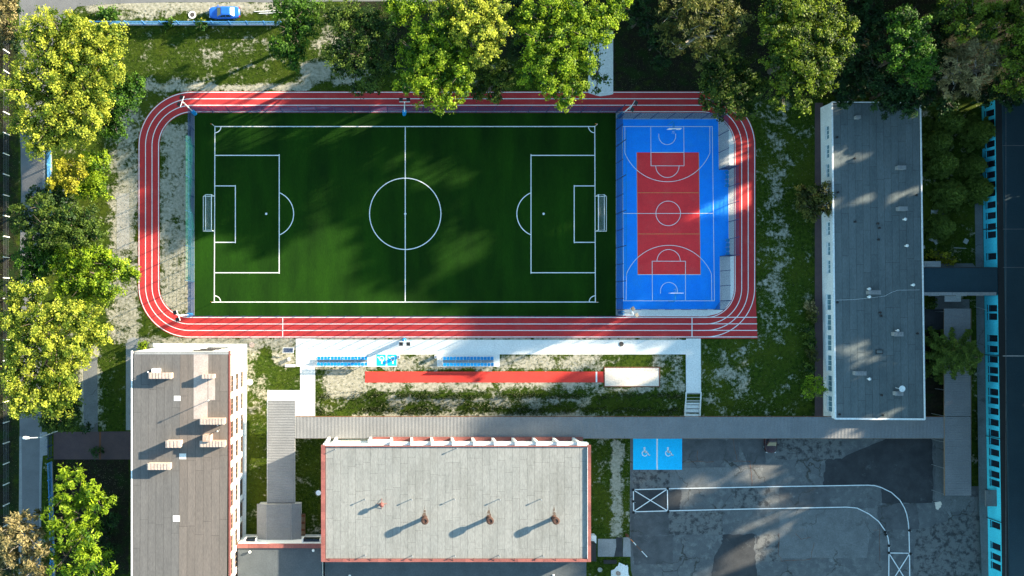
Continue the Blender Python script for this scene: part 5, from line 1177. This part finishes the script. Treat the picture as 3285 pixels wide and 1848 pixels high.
tree('dark green tree in the upper right corner', [(2545,40,40),(2570,90,38),(2540,120,34),(2560,170,36),(2540,210,28),(2575,230,30)], 18, 'leaf_dim')
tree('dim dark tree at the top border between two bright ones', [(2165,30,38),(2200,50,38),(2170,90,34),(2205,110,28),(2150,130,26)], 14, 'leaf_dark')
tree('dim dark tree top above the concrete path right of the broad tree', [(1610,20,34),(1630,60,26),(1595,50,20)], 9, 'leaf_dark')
tree('dark low tree added to fill the gap between the tall green tree and the tan birch-like tree', [(2350,120,34),(2365,70,34),(2345,215,28),(2380,265,26),(2330,250,24)], 9, 'leaf_dark')  # this and the next three: dark fillers added to deepen the canopy shade
tree('dark tree added to fill the gap below the large yellow-green tree', [(2110,200,34),(2150,175,34),(2120,245,30),(2160,225,28)], 8, 'leaf_dark')
tree('dark tree added to fill the gap below the upper right corner tree', [(2500,225,30),(2540,250,28),(2470,245,24)], 7, 'leaf_dark')
tree('low dark bush added to darken the shaded slope right of the concrete path', [(1640,110,24),(1665,150,26),(1625,75,20)], 4, 'leaf_dark', cat='bush', name='bush')
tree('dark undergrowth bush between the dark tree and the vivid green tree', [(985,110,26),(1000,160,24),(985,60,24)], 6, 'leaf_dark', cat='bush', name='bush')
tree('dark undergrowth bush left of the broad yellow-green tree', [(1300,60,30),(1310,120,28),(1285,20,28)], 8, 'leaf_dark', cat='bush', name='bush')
# right courtyard and wing
for i, (u_, v_, r_, h, lb_) in enumerate(((2388,310,36,4.5,'bushy conifer at the upper end of the courtyard, left one of the top pair'),(2464,332,40,4.5,'bushy conifer beside the long building, right one of the top pair'),(2362,357,32,4.0,'bushy conifer nearest the roof edge in the upper courtyard'),(2372,412,36,4.5,'bushy conifer fourth down on the left side of the courtyard'),(2450,418,28,3.5,'small bushy conifer halfway along the long building'),(2392,490,38,4.6,'large bushy conifer in the middle of the courtyard'),(2462,478,34,4.2,'bushy conifer against the windows in the middle of the courtyard'),(2368,572,32,3.8,'lowest bushy conifer of the courtyard, near the loose slabs'))):
    spruce(lb_, u_, v_, r_*1.12, h, 'leaf_spruce', 13, 9, 1.5, 'bushy conifers in the courtyard', droop=.1)
tree('yellow-leaved bush by the corrugated canopy in the courtyard', [(2355,642,14),(2378,648,16),(2395,655,13),(2340,640,10)], 1.5, 'leaf_gold', cat='bush', name='bush', dens=260)
spruce('star-shaped spruce overlapping the walkway roof on the right', 2392, 893, 86, 9.5, 'leaf_spruce', 10, 9, 1.25, droop=.12)
tree('olive bush pressed against the upper west wall of the single-storey wing', [(2030,490,28),(2065,485,30),(2040,525,30),(2070,520,24),(2020,515,18)], 5.0, 'leaf_olive', cat='bush', name='bush')
tree('yellow-green bush at the lower west wall of the single-storey wing', [(2045,965,22),(2065,985,20),(2035,985,18)], 3.6, 'leaf_lime', cat='bush', name='bush', style='needle', dens=240)
for i, (u_, v_, r_, m_, lb_) in enumerate(((2040,770,14,'leaf_tan','grey dry shrub, topmost of the border along the single-storey wing'),(2042,795,15,'leaf_olive','second shrub down the border along the single-storey wing'),(2032,830,16,'leaf_mid','third shrub down the border along the single-storey wing'),(2036,862,17,'leaf_mid','fourth shrub down the border along the single-storey wing'),(2040,895,16,'leaf_olive','fifth shrub down the border along the single-storey wing'),(2030,925,14,'leaf_mid','lowest small shrub of the border above the yellow-green bush'))):
    tree(lb_, [(u_,v_,r_),(u_+8,v_+8,r_*.6)], 1.6, m_, cat='bush', name='bush', group='border shrubs along the single-storey wing')
tree('small green bush on the paving by the link corridor', [(2346,765,12)], 1.3, 'leaf_mid', cat='bush', name='bush')
tree('orange-leaved shrub by the street fence left of the blue car', [(512,52,7)], 1.4, 'leaf_gold', cat='bush', name='bush')
for i, (u_, v_, r_) in enumerate(((265,40,26),(420,57,14),(505,66,14))):
    tree(('leafy shrub at the road corner beside the huge maple','low shrub growing through the middle of the pale blue fence','low shrub at the foot of the pale blue fence near the blue car')[i], [(u_,v_,r_),(u_+r_*.8,v_-r_*.3,r_*.6)], 2.0, 'leaf_green', cat='bush', name='bush')
# tall trees standing beyond the right and upper border of the picture (they shade the grounds)
def far_tree(px_, py_, r_, h, i):
    lob = [(px_/U+random.uniform(-1,1)*r_*.55*S/U, py_/U+random.uniform(-1,1)*r_*.55*S/U, r_*.62*S/U, random.uniform(.72,1.0)) for _ in range(7)]
    lob += [(px_/U+random.uniform(-.4,.4)*r_*S/U, py_/U+random.uniform(-.4,.4)*r_*S/U, r_*.5*S/U, random.uniform(.35,.6)) for _ in range(5)]
    t_ = tree('tall leafy tree standing outside the right and upper border of the picture', lob, h, 'leaf_mid', dens=60, leaf=.46, group='tall trees outside the picture')
FAR = [(3560, -120, 6.0, 29), (3577, 46, 6.0, 29), (3610, 256, 6.0, 29), (3607, 414, 6.0, 21), (3563, 624, 6.0, 21), (3554, 803, 6.0, 30), (3599, 1013, 6.0, 31), (3580, 1223, 6.0, 30), (3559, 1392, 6.0, 30), (3596, 1561, 6.0, 28), (3538, 1712, 6.0, 26), (3798, -60, 6.5, 34), (3794, 113, 6.5, 31), (3852, 359, 6.5, 25), (3810, 583, 6.5, 33), (3816, 826, 6.5, 29), (3772, 1042, 6.5, 28), (3823, 1229, 6.5, 29), (3846, 1432, 6.5, 31), (3798, 1682, 6.5, 31), (3300, -190, 6.5, 22), (3040, -190, 6.5, 21), (2780, -190, 6.5, 20), (2520, -190, 6.5, 20), (2250, -190, 6.5, 19), (1950, -200, 6, 18), (3450, -330, 7, 26), (3100, -350, 7, 24)]
for i, f in enumerate(FAR): far_tree(*f, i)
for i, y in enumerate(range(-40, 1820, 120)):  # unseen row added to keep low sun off the long roof
    lob = [((3515+random.uniform(-12,12))/U, (y+random.uniform(-40,40))/U, 50, random.uniform(.7,1)) for _ in range(4)]
    tree('young leafy tree added behind the long building to shade its roof, outside the picture', lob, 12+random.uniform(-1,1.5), 'leaf_dark', dens=52, leaf=.42, group='young trees added behind the long building', low=1.5)

# ------------------------------------------------------------------ grass tufts and weeds
def tufts(n_, box, hgt, wid, mask=None, keep=None, seed=1):
    rg = np.random.default_rng(seed); p = rg.uniform(box[0], box[2], n_); q = rg.uniform(box[1], box[3], n_)
    ok = np.ones(n_, bool)
    for x0_, y0_, x1_, y1_ in NOGRASS: ok &= ~((p > x0_) & (p < x1_) & (q > y0_) & (q < y1_))
    dry = boxmap(DRY, p, q)
    if keep is not None: ok &= rg.random(n_) < keep(p, q, dry)
    p, q, dry = p[ok], q[ok], dry[ok]; return p, q, dry
def tuft_mesh(sets, name):
    V, F, T = [], [], []
    for p, q, dry, hgt, wid, seed in sets:
        rg = np.random.default_rng(seed); n_ = len(p); zg = drop(p, q); k = (H-zg)/H/S; x = (p-NX)*k; y = (NY-q)*k
        for b in range(3):
            th = rg.uniform(0, 2*np.pi, n_); c_, s_ = np.cos(th), np.sin(th); hh = hgt*rg.uniform(.5, 1.3, n_); ww = wid*rg.uniform(.6, 1.3, n_); ln = rg.uniform(.2, 1.1, n_)*hh
            ph = rg.uniform(0, 2*np.pi, n_)
            A = np.stack([x-c_*ww/2, y-s_*ww/2, zg-.01], 1); B = np.stack([x+c_*ww/2, y+s_*ww/2, zg-.01], 1); D = np.stack([x+np.cos(ph)*ln, y+np.sin(ph)*ln, zg+hh], 1)
            V.append(np.stack([A, B, D], 1).reshape(-1, 3)); T.append(np.repeat(np.clip(dry*1.0+rg.normal(0, .28, n_), 0, 1), 3))
    V = np.concatenate(V).astype(np.float32); T = np.concatenate(T).astype(np.float32); n_ = len(V)//3
    me_ = bpy.data.meshes.new(name); me_.vertices.add(3*n_); me_.vertices.foreach_set('co', V.ravel()); me_.loops.add(3*n_); me_.loops.foreach_set('vertex_index', np.arange(3*n_, dtype=np.int32))
    me_.polygons.add(n_); me_.polygons.foreach_set('loop_start', np.arange(0, 3*n_, 3, dtype=np.int32)); at = me_.attributes.new('tint', 'FLOAT', 'POINT'); at.data.foreach_set('value', T)
    me_.materials.append(M['blade']); me_.update(calc_edges=True); return me_
leafmat('blade', (.034, .062, .004), (.38, .35, .25), .3)
BOX = (-60, -40, 3330, 1880)
s1 = tufts(150000, BOX, .1, .1, keep=lambda p, q, d: .9-.25*np.clip(d, 0, 1), seed=3)
rows = lambda p, q, d: np.where(((q > 1262) & (q < 1280)) | ((q > 1306) & (q < 1330)), .30+.45*np.sin(p/37)*np.sin(p/91+q/9)+.25*np.sin(p/13+q/5), .06)
s2 = tufts(16000, (1015, 1255, 2195, 1334), .1, .1, keep=rows, seed=4)
gme = tuft_mesh([(*s1, .10, .09, 5), (s2[0], s2[1], s2[2]*.3+.12, .15, .13, 6)], 'grass')
go = link(bpy.data.objects.new('grass', gme)); go['kind'] = 'stuff'; go['label'] = 'short patchy green and straw-coloured grass'
